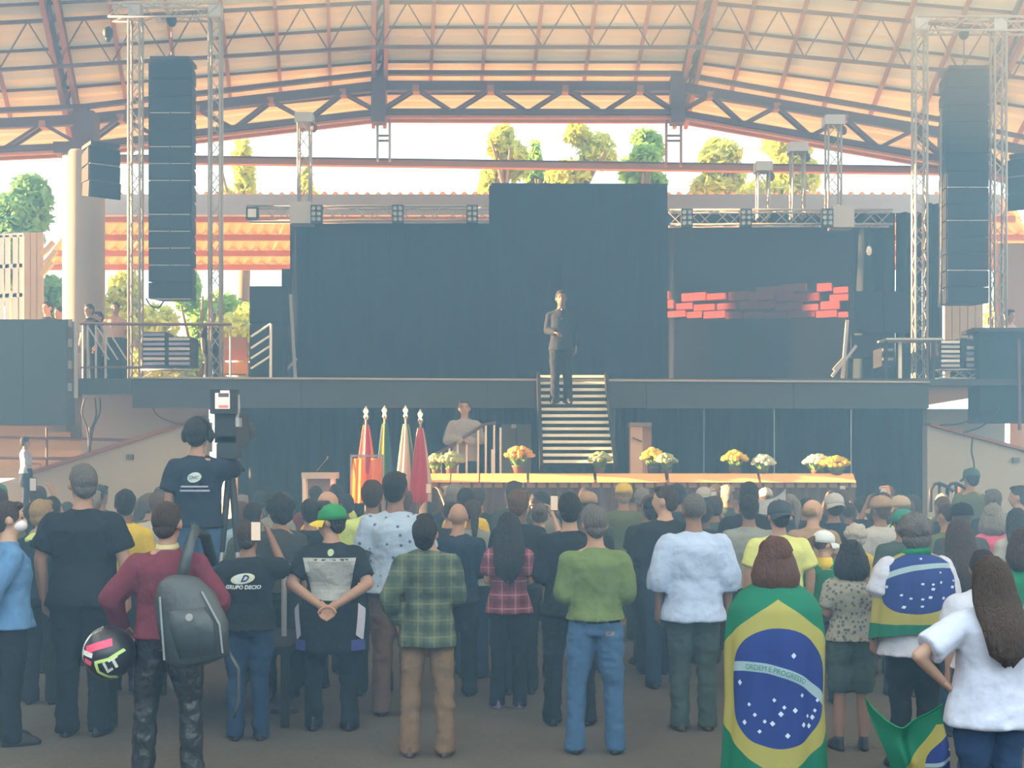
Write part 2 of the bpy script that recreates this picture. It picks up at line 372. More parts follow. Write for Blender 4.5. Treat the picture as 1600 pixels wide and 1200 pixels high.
    # ---- cap
    if cap:
        m = MB(); M2 = MH @ Matrix.Translation((0,-.012,1.685)) @ Matrix.Rotation(R(-6), 4, 'X')
        m.loft([(-.03,.090,.108,0),(.0,.091,.109,0),(.035,.086,.102,0),(.062,.068,.08,0),(.08,.04,.046,0),(.086,.008,.008,0)], 20, M2); m.ell((0,0,.087), (.009,.009,.006), 6, 4, M2)
        F['cap'] = m.mesh('cap'); F['cap'].polygons.foreach_set('use_smooth', [True]*len(F['cap'].polygons))
        m = MB(); sg = -1 if cap == 'backward' else 1
        def br(u, v, off=0): 
            t = (u-.5)*math.pi*.86; r0 = .085; L = .075*math.cos(t)**.7 if math.cos(t) > 0 else 0
            return M2 @ Vector((math.sin(t)*(.088+.006*v), sg*(math.cos(t)*(.104)+v*L), -.028-.018*v*v-.03*(abs(math.sin(t))**2)*v+off))
        m.grid(lambda u, v: br(u, v, 0), 12, 4); m.grid(lambda u, v: br(1-u, v, .006), 12, 4); F['brim'] = m.mesh('brim')
    if face:
        for i, sd in enumerate((-1, 1)):
            q = MB(); q.ell((sd*.031,.0795,1.651), (.013,.009,.0075), 8, 6, MH); F['eye_%d' % i] = q.mesh('eye')
        q = MB(); q.ell((0,.0925,1.583), (.023,.006,.0055), 8, 6, MH); F['mouth'] = q.mesh('mouth')
    F['MH'] = MH; F['S'] = S; F['A'] = {sd: (S@A[sd][0], S@A[sd][1]) for sd in A}; F['s'] = s
    return F
def person(F, loc, rz, label, skin='tan', hair='black', shirt=None, legs=None, shoe=None, cap=None, brim=None, group='crowd standing in the arena', lower='trousers', upper='shirt', full=True):
    t = thing('person', label, 'person', loc, R(rz), group)
    put('body', F['body'], t, None, SKIN[skin])
    if 'hair' in F: put('hair', F['hair'], t, None, HAIR[hair])
    if upper: t['upper'] = 1; put(upper, F['shirt'], t, None, shirt)
    put(lower, F['legs'], t, None, legs)
    if full:
        put('shoe', F['shoe_l'], t, None, shoe or BLACKSHOE); put('shoe', F['shoe_r'], t, None, shoe or BLACKSHOE)
    if 'cap' in F:
        c = put('cap', F['cap'], t, None, cap); put('brim', F['brim'], c, None, brim or cap)
    for k in ('eye_0', 'eye_1'):
        if k in F: put('eye', F[k], t, None, EYE)
    if 'mouth' in F: put('mouth', F['mouth'], t, None, LIP)
    if upper: del t['upper']
    return t
BLACKSHOE = mat('shoe_black', (.02,.02,.022), .5); WHITESHOE = mat('shoe_white', (.6,.6,.6), .6); PURPLESHOE = mat('shoe_purple', (.20,.14,.28), .6); BROWNSHOE = mat('shoe_brown', (.07,.05,.04), .5)
BLK = cloth('cloth_black', (.014,.017,.022)); NAVY = cloth('cloth_navy', (.016,.026,.05)); DARKGREY = cloth('cloth_dark_grey', (.05,.055,.055)); DENIM = cloth('denim_blue', (.05,.105,.20)); DENIMD = cloth('denim_dark', (.02,.04,.085))
WHITE = cloth('cloth_white', (.38,.47,.66)); LILACW = cloth('cloth_white_shade', (.46,.46,.53)); GREEN = cloth('cloth_moss_green', (.12,.165,.058)); KHAKI = cloth('cloth_khaki', (.17,.11,.065)); BROWN = cloth('cloth_brown', (.13,.08,.055))
RED = cloth('cloth_dark_red', (.145,.030,.045)); BLUEJ = cloth('cloth_denim_shirt', (.10,.22,.42)); YELLOW = cloth('cloth_yellow', (.62,.47,.03)); LIME = cloth('cloth_lime', (.50,.62,.20)); PALEYEL = cloth('cloth_pale_yellow', (.58,.62,.20))
GREYC = cloth('cloth_grey', (.22,.25,.24)); LTGREY = cloth('cloth_light_grey', (.42,.44,.46)); PINK = cloth('cloth_pink', (.70,.13,.26)); OLIVE = cloth('cloth_olive', (.10,.13,.05)); TANC = cloth('cloth_tan', (.34,.24,.16)); FLAGGREEN = cloth('cloth_flag_green', (.01,.17,.07))
CAMO = spotted('cloth_camouflage', (.07,.09,.06), (.025,.04,.03), 16, .33); SLATE = cloth('cloth_slate_green', (.045,.07,.06)); PURPLE = cloth('cloth_purple', (.08,.05,.2)); LTBLUE = cloth('cloth_light_blue', (.25,.42,.62)); BURG = cloth('cloth_burgundy', (.13,.02,.035))
PLAIDG = plaid('plaid_green', (.085,.11,.07), (.03,.045,.045), (.20,.19,.12), 9); PLAIDR = plaid('plaid_red', (.22,.05,.08), (.06,.02,.03), (.5,.36,.4), 9)
DOTS = spotted('dotted_blue_shirt', (.33,.42,.55), (.07,.09,.18), 14, .2); FLORAL = spotted('floral_grey', (.25,.24,.19), (.09,.09,.08), 30, .35)

def decal(me, vs, fs, cx, cz, name, m, parent, off=.004, back=True):
    """flat print laid onto a garment: points (x, z) are dropped onto the cloth from behind"""
    bm = bmesh.new(); bm.from_mesh(me); bv = BVHTree.FromBMesh(bm); bm.free(); out = []
    for x, z in vs:
        o = Vector((cx+x, -2 if back else 2, cz+z)); h = bv.ray_cast(o, Vector((0, 1 if back else -1, 0)))
        p = h[0] if h[0] else Vector((cx+x, 0, cz+z)); out.append(p+Vector((0, -off if back else off, 0)))
    b = MB(); b.add(out, fs); return b.build(name, m, parent)
def disc(rx, rz, rot=0, n=24, rings=4):
    vs = [(0, 0)]; fs = []
    for k in range(1, rings+1):
        for j in range(n):
            a = 2*math.pi*j/n; x, z = rx*k/rings*math.cos(a), rz*k/rings*math.sin(a)
            vs.append((x*math.cos(rot)-z*math.sin(rot), x*math.sin(rot)+z*math.cos(rot)))
    for j in range(n): fs.append((0, 1+j, 1+(j+1) % n))
    for k in range(rings-1):
        for j in range(n): a = 1+k*n+j; c = 1+k*n+(j+1) % n; fs.append((a, a+n, c+n, c))
    return vs, fs
# ================================================================== the place
STEEL = mat('steel_purple', (.11,.062,.07), .6, .0, noise=.15, nscale=3); RUST = mat('steel_rust', (.38,.17,.11), .65, noise=.2, nscale=4); ALU = mat('aluminium', (.36,.35,.35), .5, .35)
SHEET = mat('roof_sheet', (.88,.87,.70), .55, .0, noise=.10, nscale=1.2, stretch=(.4,1,1)); CONC = mat('concrete_beige', (.36,.31,.27), .9, noise=.10, nscale=1.5); CREAM = mat('wall_cream', (.38,.36,.31), .85, noise=.10, nscale=2)
DIRT = mat('ground_dirt', (.085,.075,.060), .95, noise=.28, nscale=1.6, bump=.4, bscale=14); LATER = mat('laterite', (.88,.60,.31), .95, noise=.15, nscale=.3)
BLACKCL = mat('drape_black', (.005,.011,.026), .9, bump=.3, bscale=5, stretch=(3,1,.3)); DARKW = mat('drape_dark_green', (.012,.020,.022), .9, noise=.2, nscale=2); FASC = mat('deck_fascia', (.045,.05,.055), .8, noise=.2, nscale=2)
SPK = mat('speaker_black', (.010,.012,.015), .8, noise=.15, nscale=30); GRILLE = mat('speaker_grille', (.011,.013,.017), .85, bump=.6, bscale=160); BLKMET = mat('black_metal', (.02,.02,.022), .5, .3)
WHITEP = mat('white_paint', (.75,.74,.70), .6); REDCAP = mat('red_ledge', (.30,.13,.10), .8); WOODT = mat('tan_board', (.45,.33,.23), .8, noise=.15, nscale=5, stretch=(6,1,.5)); SHEDM = mat('shed_sheet', (.70,.42,.22), .7, noise=.1, nscale=2)  # shed orange has bounce light off the ground put into it

# ---- ground
g = MB(); g.box((0,8,-.05), (60,40,.1)); struct('floor', 'brown trampled dirt floor of the arena', g, DIRT)
g = MB(); g.box((0,88,-.05), (220,120,.1)); struct('ground_outside', 'red laterite ground outside behind the arena', g, LATER, cat='ground')  # albedo raised so its bounce light warms the roof eave

# ---- roof: folded facets between ribs, rim low at the back, rising towards the camera
RIM = [P(-360,262,28.5), P(130,240,28.6), P(592,187,30), P(1058,188,30), P(1480,262,29), P(1900,352,25)]
UP = [P(-640,-250,18.5), P(34,-250,21.2), P(597,-250,21.8), P(1155,-250,21.8), P(1715,-250,20.8), P(2350,-250,18.5)]
def RF(i, u, v):
    a = RIM[i].lerp(RIM[i+1], u); b = UP[i].lerp(UP[i+1], u); p = a+(b-a)*v
    if v > 1: p.z -= (v-1)**2*.55
    return p
roof = tag(empty('ceiling'), 'beige corrugated metal roof of the arena with its purlins', 'roof', None, 'structure')
VE = [0, .13, .27, .41, .56, .74, 1.0, 2.0, 3.1]  # last rows lie out of view, extended to hold back skylight
for i in range(5):
    nc = 6 if 0 < i < 4 else 5
    for r in range(len(VE)-1):
        for k in range(nc if r < 6 else 1):
            n = 8 if r < 6 else 4; nd = nc if r < 6 else 1; pb = MB(); top = []; bot = []
            for q in range(n+1):
                v = VE[r]+(VE[r+1]-VE[r])*(q/n); dz = Vector((0,0,(.035 if q % 2 else 0)+(.012 if (k+r) % 2 else 0)))
                for uu in (k/nd-.004, (k+1)/nd+.004): bot.append(RF(i, uu, v)+dz); top.append(RF(i, uu, v)+dz+Vector((0,0,.03)))
            vs = bot+top; o = len(bot); fs = []
            for q in range(n):
                a = q*2; fs += [(a, a+2, a+3, a+1), (o+a, o+a+1, o+a+3, o+a+2), (a, o+a, o+a+2, a+2), (a+1, a+3, o+a+3, o+a+1)]
            fs += [(0,1,o+1,o), (2*n, o+2*n, o+2*n+1, 2*n+1)]
            pb.add(vs, fs); pb.build('roof_panel', SHEET, roof)
    for k in range(nc+1):
        if k == nc and i < 4: continue
        if 0 < k:
            rb = MB(); rb.bar(RF(i,k/nc,.15)-Vector((0,0,.07)), RF(i,k/nc,1.0)-Vector((0,0,.07)), .07, .10); rb.build('rafter', RUST, roof)
    for v in (.13, .27, .41, .56, .74):
        rb = MB(); rb.bar(RF(i,0,v)-Vector((0,0,.03)), RF(i,1,v)-Vector((0,0,.03)), .04, .05); rb.build('purlin', STEEL, roof)
    rb = MB(); rb.bar(RF(i,0,0), RF(i,1,0), .10, .14); rb.build('roof_edge', RUST, roof)
    # zigzag ring trusses hanging under the sheets
ord_f = ['far left', 'left', 'middle', 'right', 'far right']
def ring_truss(i, v, y_mid, drop, nseg, label, w=.06, wb=.025, m=STEEL, double=False):
    t = thing('roof_truss', label, 'truss', RF(i,.5,v), 0, 'steel trusses under the roof'); o = Vector(RF(i,.5,v))
    a0, a1 = RF(i,.0,v)-o, RF(i,1,v)-o; a0 = a0-Vector((0,0,y_mid)); a1 = a1-Vector((0,0,y_mid)); dz = Vector((0,0,drop)); b0, b1 = a0-dz, a1-dz
    for nm, p, q in (('top_chord', a0, a1), ('bottom_chord', b0, b1)):
        k = MB(); k.bar(p, q, w*1.2, w); k.build(nm, m, t)
    for s_ in range(nseg):
        f0, f1, f2 = s_/nseg, (s_+.5)/nseg, (s_+1)/nseg
        for p, q in ((b0.lerp(b1, f0), a0.lerp(a1, f1)), (a0.lerp(a1, f1), b0.lerp(b1, f2))):
            k = MB()
            if double:
                for sy in (-.09, .09): k.bar(p+Vector((0,sy,0)), q+Vector((0,sy,0)), wb, wb*1.3)
            else: k.bar(p, q, wb, wb)
            k.build('web_bar', m, t)
def v_at(i, u, y):
    lo, hi = 0.0, 1.2
    for _ in range(30):
        md = (lo+hi)/2
        if px_of(RF(i,u,md))[1] > y: lo = md
        else: hi = md
    return lo
vl = v_at(2, .5, -4); ve = .24
for i in range(5):
    if 0 < i < 4: ring_truss(i, vl, .10, 70/2000*RF(2,.5,vl).y, 6, 'slender zigzag roof truss across the %s roof panel, upper row' % ord_f[i])
    else: ring_truss(i, vl, .10, .9, 6, 'slender zigzag roof truss across the %s roof panel, upper row' % ord_f[i])
    # heavy eave truss
    t = thing('eave_truss', 'heavy steel eave truss with double diagonals over the %s bay of the opening' % ord_f[i], 'truss', RIM[i].lerp(RIM[i+1], .5), 0, 'steel trusses under the roof')
    o = RIM[i].lerp(RIM[i+1], .5)
    def E(u, dy): 
        a = RIM[i].lerp(RIM[i+1], u); q = px_of(a); return P(q[0], q[1]-dy, a.y*.925)-o
    for nm, dy, w in (('top_chord', 54, .16), ('top_rail', 47, .06), ('bottom_chord', 12, .12), ('bottom_rail', 4, .05), ('upper_purlin', 73, .09)):
        k = MB(); k.bar(E(0,dy), E(1,dy), .14, w); k.build(nm, STEEL if nm != 'bottom_rail' else RUST, t)
    ns = 4
    for s_ in range(ns):
        f0, f1, f2 = s_/ns+.01, (s_+.5)/ns, (s_+1)/ns-.01
        for p, q in ((E(f0,14), E(f1,48)), (E(f1,48), E(f2,14))):
            k = MB()
            for sy in (-.1, .1): k.bar(p+Vector((0,sy,0)), q+Vector((0,sy,0)), .05, .06)
            k.build('web_bar', STEEL, t)
        k = MB(); k.box(E(f1,47), (.14,.26,.14)); k.build('gusset', RUST, t)
# ribs between the facets
for i in range(1, 5):
    t = thing('roof_rib', 'broad steel roof rib between the %s and %s roof panels' % (ord_f[i-1], ord_f[i]), 'rib', RIM[i], 0, 'steel ribs of the roof')
    d = UP[i]-RIM[i]
    for sx in (-.13, .13):
        k = MB(); k.bar(d*.06+Vector((sx,0,-.45)), d*1.0+Vector((sx,0,-.45)), .09, .10); k.build('rib_flange', RUST, t)
        k = MB(); k.bar(d*.06+Vector((sx*.8,0,-.12)), d*1.0+Vector((sx*.8,0,-.12)), .10, .10); k.build('rib_upper_chord', STEEL, t)
    for s_ in range(14):
        k = MB(); f = .06+s_*.067; k.bar(d*f+Vector((-.13,0,-.45)), d*(f+.05)+Vector((.13,0,-.15)), .05, .05); k.build('rib_brace', STEEL, t)
    k = MB(); q = px_of(RIM[i]); pp = P(q[0], q[1]-30, RIM[i].y*.925)-RIM[i]; k.box(pp, (.30,.34,1.0)); k.build('node_plate', STEEL, t)
# cross beam below the opening and the two short latticed posts up to the eave
t = thing('cross_beam', 'long reddish steel beam spanning the bright opening above the stage', 'beam', P(890,258,28.5))
o = P(890,258,28.5)
k = MB(); k.bar(P(140,248,28)-o, P(1478,267,29)-o, .12, .13); k.build('beam_web', RUST, t)
k = MB(); k.bar(P(140,243,28)-o, P(1478,262,29)-o, .18, .03); k.build('beam_flange', STEEL, t); k = MB(); k.bar(P(140,253,28)-o, P(1478,272,29)-o, .18, .03); k.build('beam_flange', RUST, t)
for x0, x1, y0, y1, lb in ((590,609,184,252,'short latticed steel post on the cross beam near the hall centre'), (1041,1064,182,260,'short latticed steel post on the cross beam towards its right end')):
    c = P((x0+x1)/2, y1, 28); t = thing('lattice_post', lb, 'post', c)
    for x in (x0, x1): k = MB(); k.bar(P(x,y0,28)-c, P(x,y1,28)-c, .05, .08); k.build('post_chord', RUST if x0 > 800 else ALU, t)
    for y in (212, 220): k = MB(); k.bar(P(x0,y,28)-c, P(x1,y,28)-c, .05, .04); k.build('post_tie', STEEL, t)
# concrete pillar
k = MB(); a = P(99,240,25); b = P(163,240,25); w = b.x-a.x
k.loft([(0,w/2,w/2,0),(a.z-.05,w/2,w/2,0),(a.z,w/2*.96,w/2*.96,0)], 28); k.xf(Matrix.Translation(((a.x+b.x)/2,25,0)))
struct('pillar', 'thick round beige concrete pillar carrying the roof at left', k, CONC, True)
k = MB(); c = P(131,237,25); k.box(c+Vector((0,0,.0)), (.95,.7,.22)); k.box(c+Vector((0.1,0,.4)), (.3,.4,.7)); tag(k.build('pillar_bearing', STEEL), 'dark steel bearing on top of the concrete pillar', 'bearing')
# unseen stand walls added to keep sun and skylight off the arena floor
k = MB(); k.box((-13.6, 3.25, 4.6), (.3, 27.5, 9.2)); struct('wall_left_blocker', 'unseen cream wall added at left to shade the crowd', k, CREAM)
k = MB(); k.box((14.6, 2.5, 2.0), (.3, 26, 4.0)); struct('wall_right_blocker', 'unseen cream wall added at right to cut skylight', k, CREAM)
k = MB(); k.box((0, -12, 2.0), (29, .3, 4.0)); struct('wall_rear_blocker', 'unseen cream wall added opposite the stage to cut skylight', k, CREAM)

# ---- deck, under-stage wall
dk = P(0,592,20.15).z
def prism(poly, Y, dep):
    """extruded px polygon at depth Y (front) .. Y+dep"""
    k = MB(); n = len(poly); fr = [P(x,y,Y) for x, y in poly]; bk = [v+Vector((0,dep,0)) for v in fr]
    k.add(fr+bk, [tuple(range(n)), tuple(range(2*n-1,n-1,-1))]+[(i, i+n, (i+1) % n+n, (i+1) % n) for i in range(n)]); return k
def pbox(x0, y0, x1, y1, Y, dep): 
    a, b = P(x0,y1,Y), P(x1,y0,Y); k = MB(); k.box(((a.x+b.x)/2, Y+dep/2, (a.z+b.z)/2), (b.x-a.x, dep, b.z-a.z)); return k
k = pbox(120,592,1640,602,20.15,8); struct('floor_deck', 'dark upper deck floor behind the fascia', k, FASC, cat='deck')
fz = tag(empty('wall_deck'), 'dark slate fascia band along the upper deck', 'fascia', None, 'structure')
for x0, x1, yb in ((120,206,616), (206,470,637), (470,760,637), (760,1010,637), (1010,1240,638), (1240,1452,638)):
    q = pbox(x0+.6,591,x1-.6,yb,20.1,.12); q.build('fascia_panel', FASC, fz)
fl = MB(); fl.bar(P(206,590,20.08), P(1452,597,20.08), .06, .03); fl.build('fascia_trim', CONC, fz)
uw = tag(empty('wall_back'), 'black pleated drapes closing the space under the deck', 'drape wall', None, 'structure')
xs = [372,480,590,700,760,840,960,1008,1100,1210,1330,1449]
for a, b in zip(xs[:-1], xs[1:]):
    k = MB(); A0 = P(a,630,22.2); B0 = P(b,630,22.2)
    k.grid(lambda u, v: Vector((A0.x+(B0.x-A0.x)*u, 22.2+.05*math.sin(u*22)+.02*math.sin(u*57), A0.z*(1-v))), 44, 1); k.build('drape_panel', DARKW, uw, True)

# ---- stage platform with pleated skirt
st = thing('stage', 'low stage with sun-toned edge boards and brown pleated skirt', 'stage', P(1000,800,18.6)*1.0); o = Vector(st.location)
SZ = P(0,750,18.6).z
L = P(640,750,18.6).x; Rr = P(1338,754,18.6).x
STBR = mat('stage_skirt', (.13,.095,.085), .9, bump=.2, bscale=30); EDGE = mat('stage_edge_sun', (.90,.52,.22), .6)  # edge orange has the glow of the sun put into it
k = MB(); k.box(((L+Rr)/2, 19.35, SZ-.06), (Rr-L, 1.5, .10)); k.xf(Matrix.Translation(-o)); k.build('platform', mat('stage_floor', (.55,.36,.22), .7), st)
k = MB(); k.grid(lambda u, v: Vector((L+(Rr-L)*u, 18.62+.03*math.sin(u*260), (SZ-.04)*(1-v)))-o, 520, 1); k.build('skirt', STBR, st, True)
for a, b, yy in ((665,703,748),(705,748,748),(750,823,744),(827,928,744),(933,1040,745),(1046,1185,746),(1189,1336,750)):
    k = MB(); A0, B0 = P(a,yy-4,18.55), P(b,yy-4,18.55); k.add([Vector((x_,y_,z_))-o for x_ in (A0.x,B0.x) for y_, z_ in ((18.50,SZ-.035),(18.66,SZ+.095),(18.74,SZ+.095),(18.74,SZ-.035))], [(0,4,5,1),(1,5,6,2),(2,6,7,3),(3,7,4,0),(0,1,2,3),(7,6,5,4)]); k.build('edge_board', EDGE, st)  # front face sloped upward to catch the low sun
# ---- stairs with white nosings
sr = thing('staircase', 'black staircase with white tread edges rising from stage to deck', 'staircase', P(900,740,18.9)); o = Vector(sr.location)
TREAD = mat('tread_white', (.72,.68,.58), .6)
for i in range(14):
    f = i/13; y = 721-f*(721-588); Y = 18.9+f*1.15; x0 = 848-f*5; x1 = 958-f*14
    a, b = P(x0,y,Y), P(x1,y,Y)
    k = MB(); k.add([Vector((x_,y_,z_))-o for x_ in (a.x,b.x) for y_, z_ in ((Y-.005,a.z-.022),(Y+.04,a.z+.022),(Y+.13,a.z+.022),(Y+.13,a.z-.022))], [(0,4,5,1),(1,5,6,2),(2,6,7,3),(3,7,4,0),(0,1,2,3),(7,6,5,4)]); k.build('tread', TREAD, sr)
    k = MB(); k.box(((a.x+b.x)/2, Y+.13, a.z-.05), (b.x-a.x,.01,.07)); k.xf(Matrix.Translation(-o)); k.build('riser', BLKMET, sr)
for xa, xb in ((846,841), (961,946)):
    k = MB(); k.bar(P(xa,735,18.9)-o, P(xb,588,20.05)-o, .05, .22); k.build('stringer', BLKMET, sr)
# ---- main curtain: hanging sheets
ct = thing('stage_curtain', 'huge black curtain sheet hung from the truss behind the stage', 'curtain', P(890,600,21.8)); o = Vector(ct.location)
def sheet(x0, x1, yt, yb_fn, Y, n, amp, top_fn=None, xl=None, xr=None, nz=14, seed=0):
    k = MB()
    def fn(u, v):
        xx0 = xl(v) if xl else x0; xx1 = xr(v) if xr else x1; x = xx0+(xx1-xx0)*u; yt_ = top_fn(x) if top_fn else yt
        y = yt_+(yb_fn(x)-yt_)*v; p = P(x,y,Y); p.y += amp*(math.sin(x*.21+seed)+.6*math.sin(x*.083+1.7*v+seed)+.25*math.sin(x*.47))*(0.35+v*.65); return p-o
    k.grid(fn, n, nz); return k
def ybot(x):
    b = 596+3*math.sin(x*.02)
    if 545 < x < 652: b -= 8*min(1, min(x-545, 652-x)/14)
    if 676 < x < 700: b -= 8
    if 960 < x < 1070: b -= 5
    if 1118 < x < 1300: b -= 4
    if x > 1285: b -= (x-1285)*.25
    if x < 475: b -= 3
    return b
sheet(453, 772, 349, ybot, 21.8, 130, .010, lambda x: 349-(x-453)*.002, xl=lambda v: 453+28*v**4, seed=1).build('curtain_panel', BLACKCL, ct, True)
sheet(764, 1043, 286, ybot, 21.7, 120, .009, lambda x: 286+(x-764)*.004+(4 if abs(x-764)<4 else 0), seed=2).build('curtain_panel', BLACKCL, ct, True)
THIN = MATS['drape_black']
def gauze():
    m = bpy.data.materials.new('gauze_black'); m.use_nodes = True; nt = m.node_tree; b = nt.nodes['Principled BSDF']; out = nt.nodes['Material Output']
    b.inputs['Base Color'].default_value = (.007,.011,.018,1); b.inputs['Roughness'].default_value = .8
    tr = nt.nodes.new('ShaderNodeBsdfTransparent'); tr.inputs[0].default_value = (1,1,1,1); mx = nt.nodes.new('ShaderNodeMixShader'); mx.inputs[0].default_value = .15
    nt.links.new(b.outputs[0], mx.inputs[1]); nt.links.new(tr.outputs[0], mx.inputs[2]); nt.links.new(mx.outputs[0], out.inputs['Surface'])
    m.diffuse_color = (.02,.02,.03,1); return m
GAUZE = gauze()
sheet(1036, 1336, 357, ybot, 21.85, 120, .012, lambda x: 357+(x-1043)*.004, xr=lambda v: 1336-22*max(0,(v-.55)/.45)**1.5, seed=3).build('curtain_panel', GAUZE, ct, True)
# what shows through the gauze: a dark backing and made-up red blocks behind it
bk = thing('red_block_screen', 'made-up red blocks glimpsed through the gauze curtain', 'wall', P(1120,520,25.2)); o2 = Vector(bk.location)
RED_BLOCK = mat('block_red', (.95,.22,.18), .85, noise=.3, nscale=9); bmesh_ = None
for r in range(4):
    x = 920+(r % 2)*18-r*0
    lo = [918,926,985,1170][r]
    x = lo+(r % 2)*14
    while x < 1318:
        if not (abs(x-1000+20*r) < 0):
            w_ = rnd.uniform(20,38); jy = rnd.uniform(-2,2); Yb = 26.4-(x-918)/400*2.6; a, b = P(x,498-r*14+jy,Yb), P(x+w_,487-r*14+jy+rnd.uniform(-2,2),Yb); k = MB(); k.box(Vector(((a.x+b.x)/2,Yb,(a.z+b.z)/2))-o2, ((b.x-a.x)*1.1,.12,b.z-a.z), (0,0,R(-27))); k.build('red_block', RED_BLOCK, bk)
        x += w_+rnd.uniform(3,7)+(16 if rnd.random() < .12*r else 0)
k = MB(); k.bar(P(905,560,26.5)-o2, P(1330,560,23.7)-o2, .2, 1.5); k.build('footing', mat('footing_black', (.003,.003,.004), .9), bk)
k = pbox(1000,330,1345,632,27.6,.06); tag(k.build('backing_drape', DARKW), 'dark backing drape behind the gauze curtain', 'drape')
k = pbox(440,420,1010,632,27.4,.06); tag(k.build('backing_drape', DARKW), 'dark backing drape behind the solid curtain', 'drape')
# side drape right
k = MB(); dr = thing('side_drape', 'dark drape wall beside the right line array tower', 'drape', P(1400,595,23)); o = Vector(dr.location)
for a, b, y0 in ((1326,1400,332),(1400,1442,332),(1442,1474,318)):
    k = MB(); k.grid(lambda u, v: P(a+(b-a)*u, y0+(610-y0)*v, 23)+Vector((0,.06*math.sin(u*14+v),0))-o, 24, 4); k.build('drape_panel', DARKW, dr, True)
for x0, x1, y0, y1 in ((1330,1378,455,520),(1382,1420,455,520),(1330,1378,524,560)):
    k = pbox(x0,y0,x1,y1,22.9,.04); k.xf(Matrix.Translation(-o)); k.build('door_panel', SPK, dr)
# ================================================================== rigging, loudspeakers, trusses
def brace_mesh(dx, dy, dz, r):
    k = MB(); k.tube((0,0,0), (dx,dy,dz), r, None, 5); me = k.mesh('brace'); return me
def lattice(parent, o, p, q, side, pitch, rc, rb, m=ALU, axis='z', name='chord', sides=True):
    """box truss from p to q; four chords and zigzag braces, each brace an object sharing a few meshes"""
    p, q = Vector(p)-o, Vector(q)-o; d = q-p; L = d.length; d.normalize()
    a = Vector((1,0,0)) if axis == 'z' else Vector((0,0,1)); b = Vector((0,1,0)); h = side/2
    cs = [(-h,-h), (h,-h), (h,h), (-h,h)]
    for u, v in cs:
        k = MB(); k.tube(p+a*u+b*v, q+a*u+b*v, rc, None, 6); k.build(name, m, parent, True)
    n = max(2, int(L/pitch)); st = L/n
    for f, (c0, c1) in enumerate(((0,1),(1,2),(2,3),(3,0))):
        if f % 2 and not sides: continue
        v0 = a*cs[c0][0]+b*cs[c0][1]; v1 = a*cs[c1][0]+b*cs[c1][1]
        z1 = brace_mesh(*(v1-v0+d*st), rb); z2 = brace_mesh(*(v0-v1+d*st), rb)
        z1.materials.append(m); z2.materials.append(m)
        for i in range(n):
            put('brace', z1 if i % 2 == 0 else z2, parent, p+d*(st*i)+(v0 if i % 2 == 0 else v1))
def tower(xl, xr, ytop, ybot, Y, w_px, label, beam):
    t = thing('lattice_tower', label, 'tower', P((xl+xr)/2, ybot, Y)); o = Vector(t.location); side = w_px/2000*Y
    for x in (xl, xr):
        lattice(t, o, P(x,ybot,Y), P(x,ytop,Y), side, .235, .020, .009, name='leg_chord')
        k = MB(); k.box(P(x,ytop-8,Y)-o, (side*1.12,side*1.12,.24)); k.build('corner_block', ALU, t)
    lattice(t, o, P(beam[0],ytop-8,Y), P(beam[1],ytop-8,Y), .22, .25, .018, .009, axis='x', name='beam_chord')
    return t, o
TL, oL = tower(212, 337, 27, 595, 20.6, 17, 'aluminium lattice goal tower at left holding the tall line array', (172,347))
TR, oR = tower(1437, 1560, 48, 596, 20.8, 18, 'aluminium lattice goal tower at right holding the tall line array', (1430,1640))
def line_array(x0, x1, y0, y1, n, Y, label, lean=0.0, hang=None, rz=0.0):
    c = P((x0+x1)/2, y0, Y); t = thing('line_array', label, 'loudspeaker', c, R(rz)); w = (x1-x0)/2000*Y; h = (y1-y0)/2000*Y/n
    k = MB(); k.box((0,.2,.06), (w*.9,.5,.06)); k.build('flying_frame', BLKMET, t)
    def cab():
        k = MB(); hh = h*.94; dep = .55
        k.rings([[Vector(p) for p in ((-w/2,0,-hh),(w/2,0,-hh),(w/2,0,0),(-w/2,0,0))], [Vector(p) for p in ((-w/2*.8,dep,-hh*.9),(w/2*.8,dep,-hh*.9),(w/2*.8,dep,-hh*.1),(-w/2*.8,dep,-hh*.1))]]); return k.mesh('cabinet')
    me = cab(); me.materials.append(SPK)
    g = MB(); g.box((0,-.012,-h*.47), (w*.94,.02,h*.80)); gm = g.mesh('grille'); gm.materials.append(GRILLE)
    s_ = MB(); s_.box((w*.24,-.004,-h*.975), (w*.44,.03,h*.045)); s_.box((-w*.24,-.004,-h*.975), (w*.44,.03,h*.045)); sm = s_.mesh('rigging_bar'); sm.materials.append(ALU)
    for i in range(n):
        a = lean*(i/n)**1.5
        cb = put('cabinet', me, t, (0, -math.sin(a)*h*i*.35, -h*i)); cb.rotation_euler = (a*.6, 0, 0); put('grille', gm, cb)
        if i in hang: put('rigging_bar', sm, cb)
    return t
line_array(232, 300, 98, 468, 14, 20.4, 'tall black line array hanging from the left lattice tower', 0, (2,4,5,6,8,9,10,11,13))
line_array(1478, 1545, 112, 475, 14, 20.6, 'tall black line array hanging from the right lattice tower', 0, (6,8,11))
t = line_array(138, 188, 232, 312, 3, 21.5, 'short three-box side line array beside the concrete pillar', .5, (0,1), 35)
t = line_array(1576, 1626, 248, 330, 3, 21.5, 'short side line array cut off by the right picture edge', .5, (0,1), -30)
